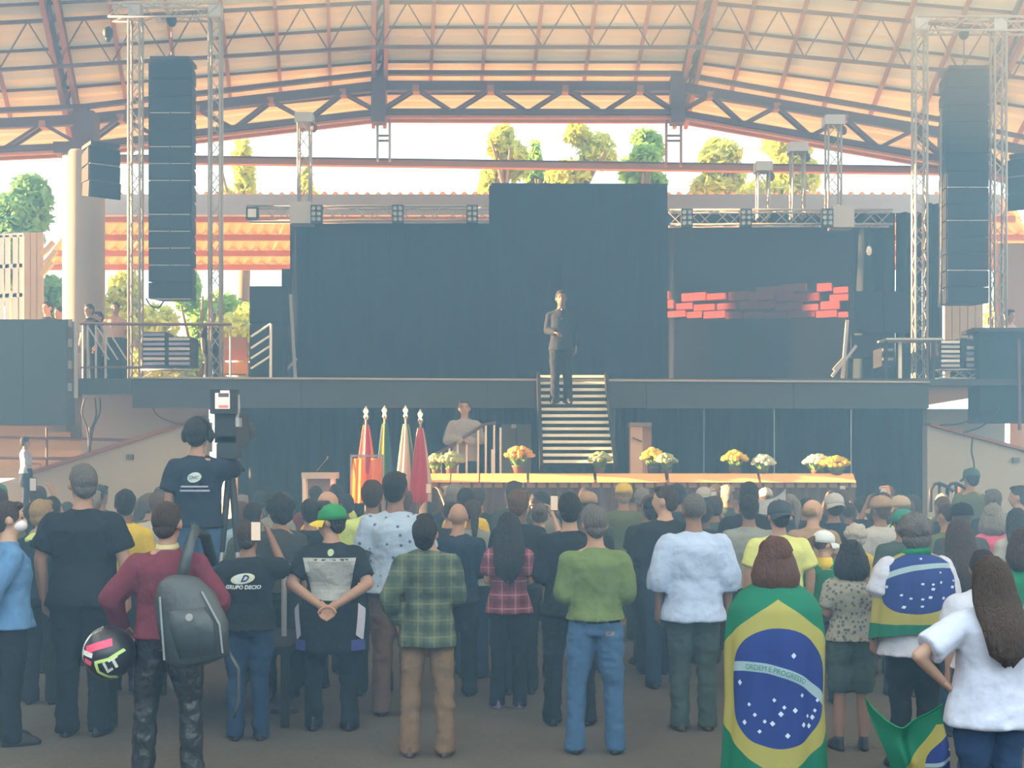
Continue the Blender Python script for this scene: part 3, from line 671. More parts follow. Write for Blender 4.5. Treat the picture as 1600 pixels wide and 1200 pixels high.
def hoist(x, y0, y1, Y, label):
    t = thing('chain_hoist', label, 'hoist', P(x,y0,Y)); o = Vector(t.location)
    k = MB(); k.ell((0,0,0), (.085,.085,.11), 10, 8); k.build('motor', BLKMET, t, True)
    k = MB(); k.tube((0,0,-.08), P(x,y1,Y)-o, .012, None, 5); k.build('chain', STEEL, t)
    k = MB(); k.ell(P(x,y1,Y)-o, (.05,.05,.06), 8, 6); k.build('hook', BLKMET, t, True)
    k = MB(); k.tube((0,0,.05), P(x,y0-12,Y)-o, .02, None, 5); k.build('hanger', ALU, t)
hoist(268, 32, 92, 20.6, 'chain hoist above the left tall line array'); hoist(169, 52, 60, 20.6, 'small hoist hanging at the outer end of the left tower beam'); hoist(1506, 52, 108, 20.8, 'chain hoist above the right tall line array')
# cable pole next to the right array
k = MB(); k.path([P(1471,170,20.9),P(1470,400,20.9),P(1468,480,20.9)], .03); k.path([P(1476,130,20.9),P(1475,395,20.9)], .015); tag(k.build('cable_run', ALU, None, True), 'pale cable bundle hanging beside the right line array', 'cable')
# front lighting trusses
def light_truss(x0, x1, y, Y, lamps, label, posts):
    t = thing('lighting_truss', label, 'truss', P((x0+x1)/2,y,Y)); o = Vector(t.location)
    lattice(t, o, P(x0,y,Y), P(x1,y,Y), .24, .24, .018, .010, axis='x', name='truss_chord')
    for x in posts: k = MB(); k.box(P(x,y,Y)-o, (.36,.34,.36)); k.build('sleeve_block', ALU, t)
    for i, x in enumerate(lamps):
        l = thing('blinder_lamp', 'black blinder lamp on the %s lighting truss, %s from the curtain peak' % ('left' if x0 < 800 else 'right', ['nearest','second','third'][i]), 'lamp', P(x,y,Y-.2), 0, 'blinder lamps on the lighting trusses')
        k = MB(); k.box((0,0,0), (.19,.12,.30)); k.build('housing', BLKMET, l)
        for a in (-.045,.045):
            for b in (-.09,0,.09): q = MB(); q.tube((a,-.062,b), (a,-.072,b), .034, .034, 10); q.build('lens', mat('lamp_glass', (.28,.32,.34), .2), l)
    return t
light_truss(388, 764, 335, 21.6, (738,622,495), 'aluminium lighting truss over the left half of the curtain', (472,))
light_truss(1046, 1392, 341, 21.6, (1073,1165,1292), 'aluminium lighting truss over the right half of the curtain', (1314,))
def mast(x, y0, y1, Y, w, label):
    t = thing('lattice_mast', label, 'mast', P(x,y1,Y)); o = Vector(t.location); lattice(t, o, P(x,y1,Y), P(x,y0,Y), w/2000*Y, .26, .018, .009, name='mast_chord')
    k = MB(); k.box(P(x,y0,Y)-o, (w/2000*Y*1.5,.3,.16)); k.build('head_block', ALU, t)
    k = MB(); k.tube(P(x,y0+4,Y)-o, P(x+w*.8,y0+4,Y)-o, .03); k.ell(P(x+w*.8,y0+14,Y)-o, (.06,.06,.08), 8, 6); k.build('pulley_arm', STEEL, t)
mast(476, 186, 334, 21.75, 18, 'lattice mast rising above the left end of the curtain'); mast(1302, 190, 340, 21.75, 20, 'lattice mast rising above the right end of the curtain')
mast(1246, 232, 342, 21.85, 19, 'lattice mast behind the right truss, middle of three'); mast(1192, 262, 342, 21.9, 17, 'lattice mast behind the right truss, shortest of three')
# stands at the curtain ends
for x, xs_, lb in ((462, 1, 'pale strut stand bracing the left curtain edge'), (1316, -1, 'pale strut stand bracing the right curtain edge')):
    t = thing('brace_stand', lb, 'stand', P(x,599,21.2)); o = Vector(t.location)
    k = MB(); k.bar(P(x-8*xs_,460 if xs_ > 0 else 500,21.2)-o, P(x,598,21.2)-o, .05); k.build('upright', ALU, t); k = MB(); k.bar(P(x-22*xs_,540,21.2)-o if xs_ < 0 else P(x-22,460,21.2)-o, P(x-20 if xs_ > 0 else x-16,588,21.2)-o, .045); k.build('strut', ALU, t)
    k = MB(); k.box(P(x+6*xs_,598,21.2)-o, (.5,.3,.04)); k.build('foot_plate', ALU, t); k = MB(); k.bar(P(x-14,578,21.2)-o, P(x+2,560,21.2)-o, .04); k.build('gusset_bar', ALU, t)
# hanging bulb right and small floodlight left
t = thing('hanging_lamp', 'small white lamp hanging on a cord at the right drape', 'lamp', P(1358,392,21.6)); o = Vector(t.location)
k = MB(); k.ell((0,0,0), (.045,.045,.08), 10, 8); k.build('bulb', WHITEP, t, True); k = MB(); k.tube((0,0,.06), P(1358,345,21.6)-o, .008, None, 5); k.build('cord', BLKMET, t)
t = thing('floodlight', 'small square floodlight at the far end of the left truss', 'lamp', P(395,334,21.48)); k = MB(); k.box((0,0,0), (.2,.12,.2)); k.build('housing', BLKMET, t); k = MB(); k.box((0,-.065,0), (.14,.01,.14)); k.build('glass', WHITEP, t); k = MB(); k.bar((-.1,0,0), (-.1,.0,.16), .02); k.build('bracket', ALU, t)
# ---- left deck gear
k = pbox(-40,499,104,664,19.4,.5); t = thing('side_screen', 'large dark side panel screen at the left picture edge', 'screen', P(30,664,19.4)); o = Vector(t.location)
for a, b in ((-60,-10),(-10,36),(36,104)):
    k = pbox(a+.5,499,b-.5,664,19.4,.4); k.xf(Matrix.Translation(-o)); k.build('screen_panel', mat('screen_dark', (.05,.065,.075), .6), t)
for x in (107,119,): k = MB(); k.bar(P(x,500,19.5)-o, P(x,622,19.5)-o, .05); k.build('frame_post', ALU if x > 110 else STEEL, t)
for y in (505,536,570,605): k = MB(); k.box(P(108,y,19.5)-o, (.08,.06,.12)); k.build('frame_bracket', ALU, t)
rl = thing('deck_railing', 'grey metal railing with slanting bars on the left deck', 'railing', P(280,590,20.3)); o = Vector(rl.location)
k = MB(); k.tube(P(126,506,20.3)-o, P(362,507,20.3)-o, .025); k.build('top_rail', STEEL, rl); k = MB(); k.tube(P(126,574,20.3)-o, P(240,574,20.3)-o, .02); k.build('bottom_rail', STEEL, rl)
for x in (130,137,150,165,360): k = MB(); k.tube(P(x,505,20.3)-o, P(x,593,20.3)-o, .018); k.build('post', ALU, rl)
for x in (138,152,166): k = MB(); k.tube(P(x,512,20.3)-o, P(x+32,562,20.3)-o, .014); k.build('slanting_bar', ALU, rl)
rl = thing('stair_railing', 'white slanting handrail beside the black loudspeaker on the deck', 'railing', P(420,590,20.3)); o = Vector(rl.location)
k = MB(); k.tube(P(423,506,20.3)-o, P(423,593,20.3)-o, .022); k.build('post', WHITEP, rl)
for y in (506,524,540,556): k = MB(); k.tube(P(392,y+20,20.3)-o, P(423,y,20.3)-o, .017); k.build('slanting_bar', WHITEP, rl)
def spk(x0, y0, x1, y1, Y, label, dep=.5, grille=True):
    c = P((x0+x1)/2,y1,Y); w = (x1-x0)/2000*Y; h = (y1-y0)/2000*Y; t = thing('loudspeaker', label, 'loudspeaker', c)
    k = MB(); k.box((0,dep/2,h/2), (w,dep,h)); k.build('cabinet', SPK, t); k = MB(); k.box((0,-.012,h/2), (w*.92,.02,h*.92)); k.build('grille', GRILLE, t)
    for x in (-.25,.25): k = MB(); k.box((x*w*1.9,dep/2,h*.6), (.02,.16,.05)); k.build('handle', BLKMET, t)
spk(390,447,441,505,20.7,'black loudspeaker box stacked on the deck beside the curtain'); spk(390,507,441,595,20.7,'black subwoofer at the foot of the deck stack by the curtain'); spk(168,527,191,598,21.2,'small black wedge loudspeaker behind the left deck railing')
spk(1500,528,1512,594,20.6,'narrow black loudspeaker beside the right amplifier racks')
def rack(x0, y0, x1, y1, Y, n, label, c0, c1):
    c = P((x0+x1)/2,y1,Y); w = (x1-x0)/2000*Y; h = (y1-y0)/2000*Y; t = thing('amplifier_rack', label, 'rack', c)
    k = MB(); k.box((0,.25,h/2), (w,.5,h)); k.build('case', BLKMET, t)
    for i in range(n):
        k = MB(); k.box((0,-.01,h*(i+.5)/n), (w*.92,.03,h/n*.55)); k.build('amplifier', c0 if i % 2 else c1, t)
PALE = mat('amp_pale', (.48,.46,.44), .5); BLUEP = mat('amp_bluish', (.26,.26,.48), .5)
rack(223,519,259,572,20.5,7,'striped amplifier rack on the left tower base, outer one',PALE,BLUEP); rack(263,526,298,572,20.5,6,'striped amplifier rack on the left tower base, inner one',PALE,BLUEP)
rack(1469,531,1500,575,20.5,6,'pale striped amplifier rack at the right tower base',WHITEP,PALE); rack(1509,539,1533,575,20.5,4,'bluish amplifier rack right of the pale one',PALE,BLUEP); rack(1378,543,1396,572,20.6,4,'dim amplifier rack left of the right tower',PALE,GRILLE)
for x0, x1, lb in ((222,300,'short lattice base truss under the left amplifier racks'), (1464,1532,'short lattice base truss under the right amplifier racks')):
    t = thing('base_truss', lb, 'truss', P((x0+x1)/2,581,20.5)); o = Vector(t.location); lattice(t, o, P(x0,585,20.5), P(x1,585,20.5), .14, .22, .018, .01, axis='x', name='truss_chord')
t = thing('mixing_desk', 'black equipment desk at the right deck end', 'desk', P(1420,588,20.4)); o = Vector(t.location)
k = MB(); k.box(P(1422,532,20.4)-o, (.9,.5,.03)); k.build('desk_top', PALE, t)
for x in (1384,1406,1458): k = MB(); k.bar(P(x,534,20.4)-o, P(x,594,20.4)-o, .05); k.build('leg', WHITEP if x == 1406 else BLKMET, t)
t = thing('equipment_table', 'dark table with cloth behind the right tower foot', 'table', P(1570,592,20.2)); o = Vector(t.location)
k = pbox(1522,512,1640,518,20.2,.6); k.xf(Matrix.Translation(-o)); k.build('table_top', BLKMET, t); k = pbox(1530,518,1640,660,20.25,.5); k.xf(Matrix.Translation(-o)); k.build('table_skirt', BLACKCL, t); k = MB(); k.bar(P(1592,530,20.1)-o, P(1593,672,20.1)-o, .04); k.build('post', STEEL, t)
t = thing('tan_panel', 'tan plank board behind the right line array', 'panel', P(1506,530,22.4)); o = Vector(t.location)
for i in range(5): k = pbox(1476+i*12.2,474,1487+i*12.2,606,22.4,.04); k.xf(Matrix.Translation(-o)); k.build('plank', WOODT, t)
# cables
def cable(pts, Y, label, r=.014):
    pts = [P(x,y,Y) for x, y in pts]; out = []
    for i in range(len(pts)-1):
        p0, p1, p2, p3 = pts[max(i-1,0)], pts[i], pts[i+1], pts[min(i+2,len(pts)-1)]
        for s_ in range(6):
            t_ = s_/6; out.append(.5*((2*p1)+(p2-p0)*t_+(2*p0-5*p1+4*p2-p3)*t_**2+(3*p1-p0-3*p2+p3)*t_**3))
    out.append(pts[-1]); k = MB(); k.path(out, r, 6); tag(k.build('cable', BLKMET, None, True), label, 'cable', 'loose cables')
cable([(133,622),(128,645),(137,672),(139,700)], 20.3, 'dark cable looping down the cream wall, leftmost strand'); cable([(148,622),(150,650),(141,675),(140,704)], 20.3, 'dark cable looping down the cream wall, middle strand'); cable([(156,622),(156,645),(146,668),(141,696)], 20.3, 'dark cable looping down the cream wall, strand nearest the drape')
cable([(234,627),(245,648),(270,660),(300,664)], 20.3, 'thin cable sagging along the cream wall towards the camera operator'); cable([(228,466),(236,478),(248,480),(256,470)], 20.4, 'cable loop dangling under the left line array')
cable([(1468,664),(1500,662),(1530,650),(1560,634)], 20.2, 'upper dark cable sagging across the right cream wall'); cable([(1505,676),(1530,668),(1548,655),(1562,636)], 20.2, 'lower dark cable sagging across the right cream wall'); cable([(1520,684),(1518,705),(1522,725),(1520,748)], 20.0, 'dark cable dropping down the right ramp wall')
cable([(1360,360),(1390,375),(1425,392)], 21.8, 'thin wire running from the right truss to the tower', .006)
# ---- left and right stand walls
k = pbox(128,617,322,800,21.6,.2); struct('wall_stand_left', 'cream wall below the deck at left', k, CREAM)
k = prism([(322,654),(322,815),(-60,815),(-60,770),(60,738)], 20.6, .25); struct('wall_ramp_left', 'cream sloping parapet wall at left', k, CREAM)
k = MB(); k.bar(P(322,652,20.7), P(55,738,20.7), .34, .06); struct('trim_1', 'reddish ledge on the left sloping parapet', k, REDCAP)
k = pbox(1448,639,1570,815,21.6,.2); struct('wall_stand_right', 'cream wall below the deck at right', k, CREAM)
k = prism([(1449,665),(1660,722),(1660,815),(1449,815)], 20.6, .25); struct('wall_ramp_right', 'cream sloping parapet wall at right', k, CREAM)
k = MB(); k.bar(P(1449,663,20.7), P(1660,720,20.7), .34, .05); struct('trim_2', 'reddish ledge on the right sloping parapet', k, REDCAP)
for x, y, lb in ((203,714,'small dark grated vent in the left parapet'), (1587,719,'small dark grated vent in the right parapet')):
    t = thing('vent', lb, 'vent', P(x,y+4,20.58)); k = MB(); k.box((0,0,.04), (.11,.03,.085)); k.build('grate', BLKMET, t)
    for a in (-.03,0,.03): k = MB(); k.box((a,-.02,.04), (.008,.01,.085)); k.build('bar', CREAM, t)
STEP = mat('bleacher_tan', (.42,.31,.19), .85, noise=.12, nscale=3)
bl = tag(empty('bleacher_steps'), 'tan concrete seating steps of the left stand', 'steps', None, 'structure')
for i in range(6):
    y0 = 745-i*14; Y = 21.2+i*.45; q = pbox(-80,y0-14,134-(i*6 if i > 3 else 0),y0+2,Y,.5); q.build('step', STEP, bl); 
k = pbox(70,660,330,706,23.5,.1); k.build('back_wall', CREAM, bl)
rl = thing('stand_railing', 'thin dark railing along the left seating steps', 'railing', P(150,745,21)); o = Vector(rl.location)
for y0, y1 in ((682,688),(715,718)): k = MB(); k.tube(P(-20,y0,21)-o, P(210,y1,21)-o, .025); k.build('rail', STEEL, rl)
for x in (73,140): k = MB(); k.tube(P(x,668,21)-o, P(x,745,21)-o, .022); k.build('post', STEEL, rl)
for xa, lb in ((1468,'dark bent pipe handrail by the right ramp, outer one'), (1494,'dark bent pipe handrail by the right ramp, inner one')):
    k = MB(); k.path([P(xa-14,800,17.2),P(xa-14,765,17.2),P(xa-8,756,17.2),P(xa,755,17.2),P(xa+10,760,17.2),P(xa+22,768,17.2)], .025, 7); k.tube(P(xa,755,17.2), P(xa,810,17.2), .022); tag(k.build('handrail', BLKMET, None, True), lb, 'handrail')
# ---- far outside: shed roof, billboard, trees
sh = thing('shed_roof', 'corrugated shed roof beyond the stage, orange bounce light in its colour', 'roof', P(600,418,38)); o = Vector(sh.location)
def SH(u, v): return P(150,303,31).lerp(P(60,418,39), v).lerp(P(1560,303,31).lerp(P(1650,418,39), v), u)
for c in range(14):
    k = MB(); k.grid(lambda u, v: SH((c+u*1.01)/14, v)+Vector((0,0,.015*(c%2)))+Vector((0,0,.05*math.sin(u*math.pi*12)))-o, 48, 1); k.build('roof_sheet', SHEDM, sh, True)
for v in (.24,.48,.71,.93,0): k = MB(); k.bar(SH(0,v)-o-Vector((0,0,.12)), SH(1,v)-o-Vector((0,0,.12)), .12, .16); k.build('purlin', RUST, sh)
k = MB(); k.bar(SH(0,0)-o-Vector((0,0,.28)), SH(1,0)-o-Vector((0,0,.28)), .2, .5); k.build('fascia', mat('shed_grey', (.30,.29,.30), .8), sh)
bb = thing('billboard', 'white lattice billboard frame with tan side boards at far left', 'billboard', P(20,500,30)); o = Vector(bb.location)
for x in (2,12,24,34): k = MB(); k.bar(P(x,368,30)-o, P(x,520,30)-o, .09); k.build('frame_post', WHITEP, bb)
for y in (370,418,464): k = MB(); k.bar(P(-20,y,30)-o, P(36,y-3,30)-o, .09); k.build('frame_rail', WHITEP, bb)
for x0, x1 in ((38,47),(48,57),(58,67)): k = pbox(x0,363,x1,520,29.9,.06); k.xf(Matrix.Translation(-o)); k.build('side_board', WOODT, bb)
for i, (x, y) in enumerate(((66,398),(70,412),(64,430))):
    k = MB(); k.bar(P(x,y,29)-o, P(x+18,y-20,29)-o, .1); k.build('loose_board', mat('fresh_wood', (.6,.45,.25), .8), bb)
k = pbox(1560,380,1640,520,27,.2); struct('wall_far_right', 'reddish far wall behind the right tower', k, mat('far_wall', (.36,.24,.20), .9))
LEAF = [mat('leaf_green', (.22,.40,.08), .7, noise=.5, nscale=2, trans=.45), mat('leaf_yellow', (.45,.50,.10), .7, noise=.4, nscale=2, trans=.5), mat('leaf_deep', (.13,.26,.09), .7, noise=.4, nscale=2, trans=.35)]
BARK = mat('bark', (.14,.10,.07), .9)
def tree(x, ytop, ybot, wpx, Y, m, label, n=2600, seed=0, blobs=7):
    rr = random.Random(seed); top, bot = P(x,ytop,Y), P(x,ybot,Y); w = wpx*1.3/2000*Y; n = int(n*1.3); t = thing('tree', label, 'tree', (top.x,Y,0), 0, 'trees beyond the arena'); h = top.z-bot.z
    k = MB(); k.chain([(0,0,0),(rr.uniform(-.3,.3),0,bot.z+h*.3),(rr.uniform(-.3,.3),0,bot.z+h*.7)], [.25,.2,.07], 8)
    for q in range(5): k.chain([(0,0,bot.z+h*.2), (rr.uniform(-w*.3,w*.3),rr.uniform(-1,1),bot.z+h*rr.uniform(.4,.8))], [.1,.04], 6)
    k.build('trunk', BARK, t, True)
    bl = []
    for q in range(blobs):
        f = (q+.5)/blobs; bl.append((Vector((rr.uniform(-.32,.32)*w*(1-f*.45), rr.uniform(-.25,.25)*w, bot.z+h*(f*.86+.06))), w*rr.uniform(.22,.36)*(1-f*.35), h/blobs*rr.uniform(.8,1.3)))
    k = MB(); ls = max(.10, .0034*Y)
    for _ in range(n):
        c, rx, rz = rr.choice(bl); d = Vector((rr.gauss(0,1),rr.gauss(0,1),rr.gauss(0,1))).normalized()*rr.random()**.4
        p = c+Vector((d.x*rx,d.y*rx,d.z*rz)); a = Vector((rr.gauss(0,1),rr.gauss(0,1),rr.gauss(0,1))).normalized(); b = a.orthogonal().normalized(); s_ = ls*rr.uniform(.6,1.5)
        k.add([p-a*s_, p+b*s_*.5, p+a*s_, p-b*s_*.5], [(0,1,2,3)])
    q = k.build('foliage', m, t); q['kind'] = 'stuff'
tree(35,283,520,170,42,LEAF[2],'broad deep green tree at the far left edge',5200,1,6); tree(372,220,420,50,46,LEAF[1],'slim tree seen between left tower and curtain',1500,2)
tree(790,192,330,66,44,LEAF[1],'slim yellow-green tree left of the curtain peak',1500,3); tree(845,232,330,50,46,LEAF[0],'low bushy tree just behind the curtain peak',900,4,4); tree(910,192,330,92,44,LEAF[1],'tall yellow-green tree rising behind the curtain peak',2600,5)
tree(1003,195,330,78,45,LEAF[0],'loose light green tree at the right of the curtain peak',1900,6); tree(1135,210,340,95,44,LEAF[1],'rounded tree above the right lighting truss, outer left',2600,7); tree(1225,215,345,130,47,LEAF[1],'wide tree behind the right lattice masts',3200,8,6)
tree(1590,325,520,70,40,LEAF[1],'yellow-green tree at the right picture edge',1500,9); tree(215,425,640,130,43,LEAF[1],'sunlit tree behind the left railing',3400,10); tree(310,425,640,110,45,LEAF[0],'green tree behind the left amplifier racks',3000,11); tree(400,470,640,110,44,LEAF[1],'low sunlit tree beside the deck loudspeakers',2200,12)
tree(475,262,420,40,50,LEAF[1],'distant thin tree by the left lattice mast',800,13)
# orange sunlit chairs / bench on the deck
t = thing('orange_bench', 'bright orange bench catching the sun on the left deck', 'bench', P(367,588,20.8)); o = Vector(t.location); ORG = mat('orange_plastic', (.85,.32,.06), .5)
k = pbox(346,566,388,584,20.8,.35); k.xf(Matrix.Translation(-o)); k.build('seat', ORG, t); k = pbox(350,527,386,563,21.15,.05); k.xf(Matrix.Translation(-o)); k.build('backrest', mat('red_plank', (.5,.2,.1), .6), t)
for x in (348,386): k = MB(); k.bar(P(x,560,20.85)-o, P(x,595,20.85)-o, .04); k.build('leg', ORG, t)
# ---- stage dressing
def flowers(x, ytop, ybot, w, Y, m, label, seed):
    rr = random.Random(seed); c = P(x,ybot,Y); t = thing('flower_pot', label, 'flowers', c, 0, 'potted flowers along the stage edge'); H_ = (ybot-ytop)/2000*Y; W = w/2000*Y
    k = MB(); k.loft([(0,W*.17,W*.17,0),(H_*.30,W*.24,W*.24,0),(H_*.32,W*.26,W*.26,0),(H_*.36,W*.26,W*.26,0)], 14); k.build('pot', mat('pot_dark', (.12,.07,.05), .6), t, True)
    k = MB()
    for _ in range(70):
        a = rr.random()*6.28; r0 = rr.random()*W*.2; r1 = W*rr.uniform(.15,.48); p = Vector((r0*math.cos(a),r0*math.sin(a),H_*.33)); q = Vector((r1*math.cos(a),r1*math.sin(a),H_*rr.uniform(.55,.82))); n = (q-p).cross(Vector((0,0,1))).normalized()*.022
        k.add([p, (p+q)/2-n, q, (p+q)/2+n], [(0,1,2,3)])
    f = k.build('leaves', LEAF[0], t); f['kind'] = 'stuff'
    k = MB(); k.ell((0,0,0), (.026,.026,.019), 7, 5); me = k.mesh('blossom'); me.materials.append(m)
    for _ in range(60):
        a = rr.random()*6.28; r1 = W*.5*rr.random()**.5; b = put('blossom', me, t, (r1*math.cos(a), r1*math.sin(a)*.8, H_*(.97-.30*(r1/(W*.5))**2)+rr.uniform(-.012,.012))); b.scale = (1.7,1.7,1.6)
YF = mat('blossom_yellow', (.85,.62,.05), .7, trans=.3); WF = mat('blossom_white', (.72,.74,.55), .7, trans=.3); OF = mat('blossom_orange', (.85,.45,.08), .7, trans=.3); GF = mat('blossom_green', (.45,.52,.25), .7, trans=.3)
for a in ((705,708,744,36,18.9,GF,'pale green bouquet in a pot in front of the man on stage',1), (811,698,744,44,18.75,OF,'orange yellow flowers in a pot left of the stairs',2), (937,707,744,36,18.75,GF,'greenish flowers in a pot at the foot of the stairs',3), (1020,701,745,36,18.9,YF,'bright yellow flowers in a pot before the lit column',4),
          (1041,710,746,34,18.72,GF,'pale leafy flowers close to the yellow pot by the column',5), (1148,705,746,37,18.8,YF,'bright yellow flowers standing alone on the stage',6), (1192,712,748,34,18.72,WF,'white flowers on the stage beside lone yellow ones',7), (1277,711,748,40,19.0,WF,'white flowers at the right stage end',8), (1306,714,752,46,18.72,YF,'wide golden flowers at the right stage end',9), (682,710,748,30,19.1,GF,'small pale flowers at the foot of the stage handrail',10)): flowers(*a)
def stage_flag(x, ytop, ybot, Y, cols, label, wd):
    c = P(x,ybot,Y); t = thing('flag_on_pole', label, 'flag', (c.x,Y,0), 0, 'furled flags beside the stage'); z1 = P(x,ytop,Y).z; z0 = P(x,ybot,Y).z
    k = MB(); k.tube((0,0,0), (0,0,z1-.18), .018, .016, 8); k.build('pole', ALU, t)
    k = MB(); k.loft([(z1-.20,.02,.02,0),(z1-.16,.04,.04,0),(z1-.12,.018,.018,0),(z1-.08,.042,.018,0),(z1,.003,.003,0)], 10); k.build('spear_finial', mat('finial', (.7,.7,.72), .25, .8), t, True)
    k = MB(); zt = z1-.27; n = 40; rs = []; hh = zt-z0
    for i in range(13):
        f = i/12; r = .035+(wd-.035)*f**.8*(1-.25*max(0,f-.75)/.25); rs.append([Vector((r*math.cos(a)*(1+.22*math.sin(a*7+f*2)), r*.6*math.sin(a)*(1+.22*math.sin(a*7+f*2)), zt-hh*f)) for a in [2*math.pi*j/n for j in range(n)]])
    rs.reverse(); k.rings(rs)
    nm = len(cols); k.m = [min(nm-1, int((j % n)/n*nm*2) % nm) if f_ < 12*n else 0 for f_, j in enumerate(range(len(k.f)))]
    k.build('flag_cloth', cols, t, True)
    k = MB(); k.tube((0,0,0), (0,0,.06), .16, .05, 14); k.build('base', BLKMET, t, True)
FR = mat('flag_red', (.55,.03,.05), .8, trans=.3); FW = mat('flag_white', (.62,.58,.52), .8, trans=.3); FG = mat('flag_green_dark', (.02,.16,.09), .8, trans=.3); FY = mat('flag_yellow', (.7,.5,.05), .8, trans=.3); FB = mat('flag_blue', (.06,.08,.3), .8, trans=.3); FO = mat('flag_sun_orange', (.9,.28,.04), .8, trans=.35)  # flag orange is the sun glow put into the cloth colour
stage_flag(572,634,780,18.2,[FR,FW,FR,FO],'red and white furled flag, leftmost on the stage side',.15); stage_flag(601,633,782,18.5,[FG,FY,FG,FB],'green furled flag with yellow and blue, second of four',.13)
stage_flag(634,633,784,18.4,[FW,FW,FG],'white furled flag with green, third of four',.15); stage_flag(657,639,786,18.2,[FR,FR,FR,FW],'plain red furled flag nearest the stage',.16)
t = thing('orange_cloth', 'orange cloth with painted sun glow at the foot of the flags', 'cloth', P(575,790,18.0)); o = Vector(t.location); k = MB(); k.grid(lambda u, v: P(550+46*u,716+70*v,18.0)+Vector((0,.05*math.sin(u*16)+.15*(1-v),0))-o, 30, 8); k.build('drape', FO, t, True); k = MB(); k.bar(P(549,712,18.15)-o, P(598,712,18.15)-o, .03); k.build('hanging_rod', ALU, t)  # sun glow painted into the orange of this cloth
for x in (549,598): k = MB(); k.bar(P(x,710,18.15)-o, Vector((P(x,710,18.15).x,18.15,0))-o, .03); k.build('support', ALU, t)
t = thing('lectern', 'small white acrylic lectern left of the flags', 'lectern', (P(498,770,18.4).x,18.4,0)); o = Vector(t.location)
k = pbox(471,738,525,748,18.4,.35); k.xf(Matrix.Translation(-o)); k.build('top', mat('lectern_pale', (.5,.5,.5), .6), t); z = P(0,748,18.4).z
for x in (475,519): k = MB(); k.box((P(x,0,18.4).x-o.x,.1,z/2), (.05,.2,z)); k.build('side', WHITEP, t)
k = MB(); k.box((0,.25,z*.75), (.4,.02,z*.5)); k.build('front_panel', mat('lectern_panel', (.30,.25,.24), .6), t)
k = MB(); k.tube((-.05,.1,z+.1), (.12,.1,z+.3), .008); k.ell((.12,.1,z+.3), (.02,.02,.03), 8, 6); k.build('microphone', BLKMET, t)
rl = thing('stage_handrail', 'white baluster handrail sloping down to the left on stage', 'railing', P(750,742,19.2)); o = Vector(rl.location)
k = MB(); k.path([P(680,710,19.4)-o,P(700,700,19.4)-o,P(755,664,19.4)-o,P(775,660,19.4)-o], .025); k.build('sloping_rail', STEEL, rl, True)
for x, y0, y1 in ((689,707,742),(702,698,742),(715,691,742),(729,684,742),(747,672,742),(759,664,742),(772,664,742),(782,668,742),(769,702,742)): k = MB(); k.tube(P(x,y0,19.4)-o, P(x,y1,19.4)-o, .016); k.build('baluster', WHITEP, rl)
k = pbox(784,663,830,742,21.4,.05); t = thing('door_leaf', 'grey double door leaf under the deck left of the stairs', 'door', P(807,742,21.4)); o = Vector(t.location)
for a, b in ((784,806),(808,830)): k = pbox(a,663,b,920,21.4,.05); k.xf(Matrix.Translation(-o)); k.build('door_panel', mat('door_grey', (.16,.17,.14), .7, noise=.2, nscale=6), t)
k = MB(); k.ell(P(803,666,21.35)-o, (.05,.05,.04), 8, 6); k.build('door_lamp', WHITEP, t)
k = pbox(985,663,1004,742,20.6,.25); t = thing('lit_column', 'pale square column with painted sunlit and shaded sides under the deck', 'column', P(1000,742,20.6)); o = Vector(t.location); k.xf(Matrix.Translation(-o)); k.build('shaft', mat('column_sunlit', (.7,.5,.36), .8), t)
k = pbox(984,660,1018,666,20.55,.4); k.xf(Matrix.Translation(-o)); k.build('capital', CONC, t); k = pbox(1004,666,1018,742,20.75,.2); k.xf(Matrix.Translation(-o)); k.build('side_face', mat('column_shaded', (.42,.24,.18), .8), t); k = MB(); k.bar(P(988,684,20.55)-o, P(1003,690,20.55)-o, .02); k.build('wire_bracket', BLKMET, t)  # sunlit and shaded sides of one column put into two colours
# floor level barrier posts seen between legs
for i, (x, y0, y1, Y, m_, lb) in enumerate(((444,888,1090,10.4,ALU,'slim pale metal post standing in the crowd beside the cap wearer'),)):
    t = thing('barrier_post', lb, 'post', (P(x,0,Y).x,Y,0)); z = P(0,y0,Y).z; k = MB(); k.tube((0,0,0), (0,0,z), .022); k.build('tube', m_, t); k = MB(); k.tube((0,0,0), (0,0,.03), .12, .1, 14); k.build('foot', BLKMET, t); k = MB(); k.path([(0,0,z-.02),(.02,0,z+.01),(.06,0,z+.02),(.10,0,z-.02)], .02); k.build('bent_top', m_, t)
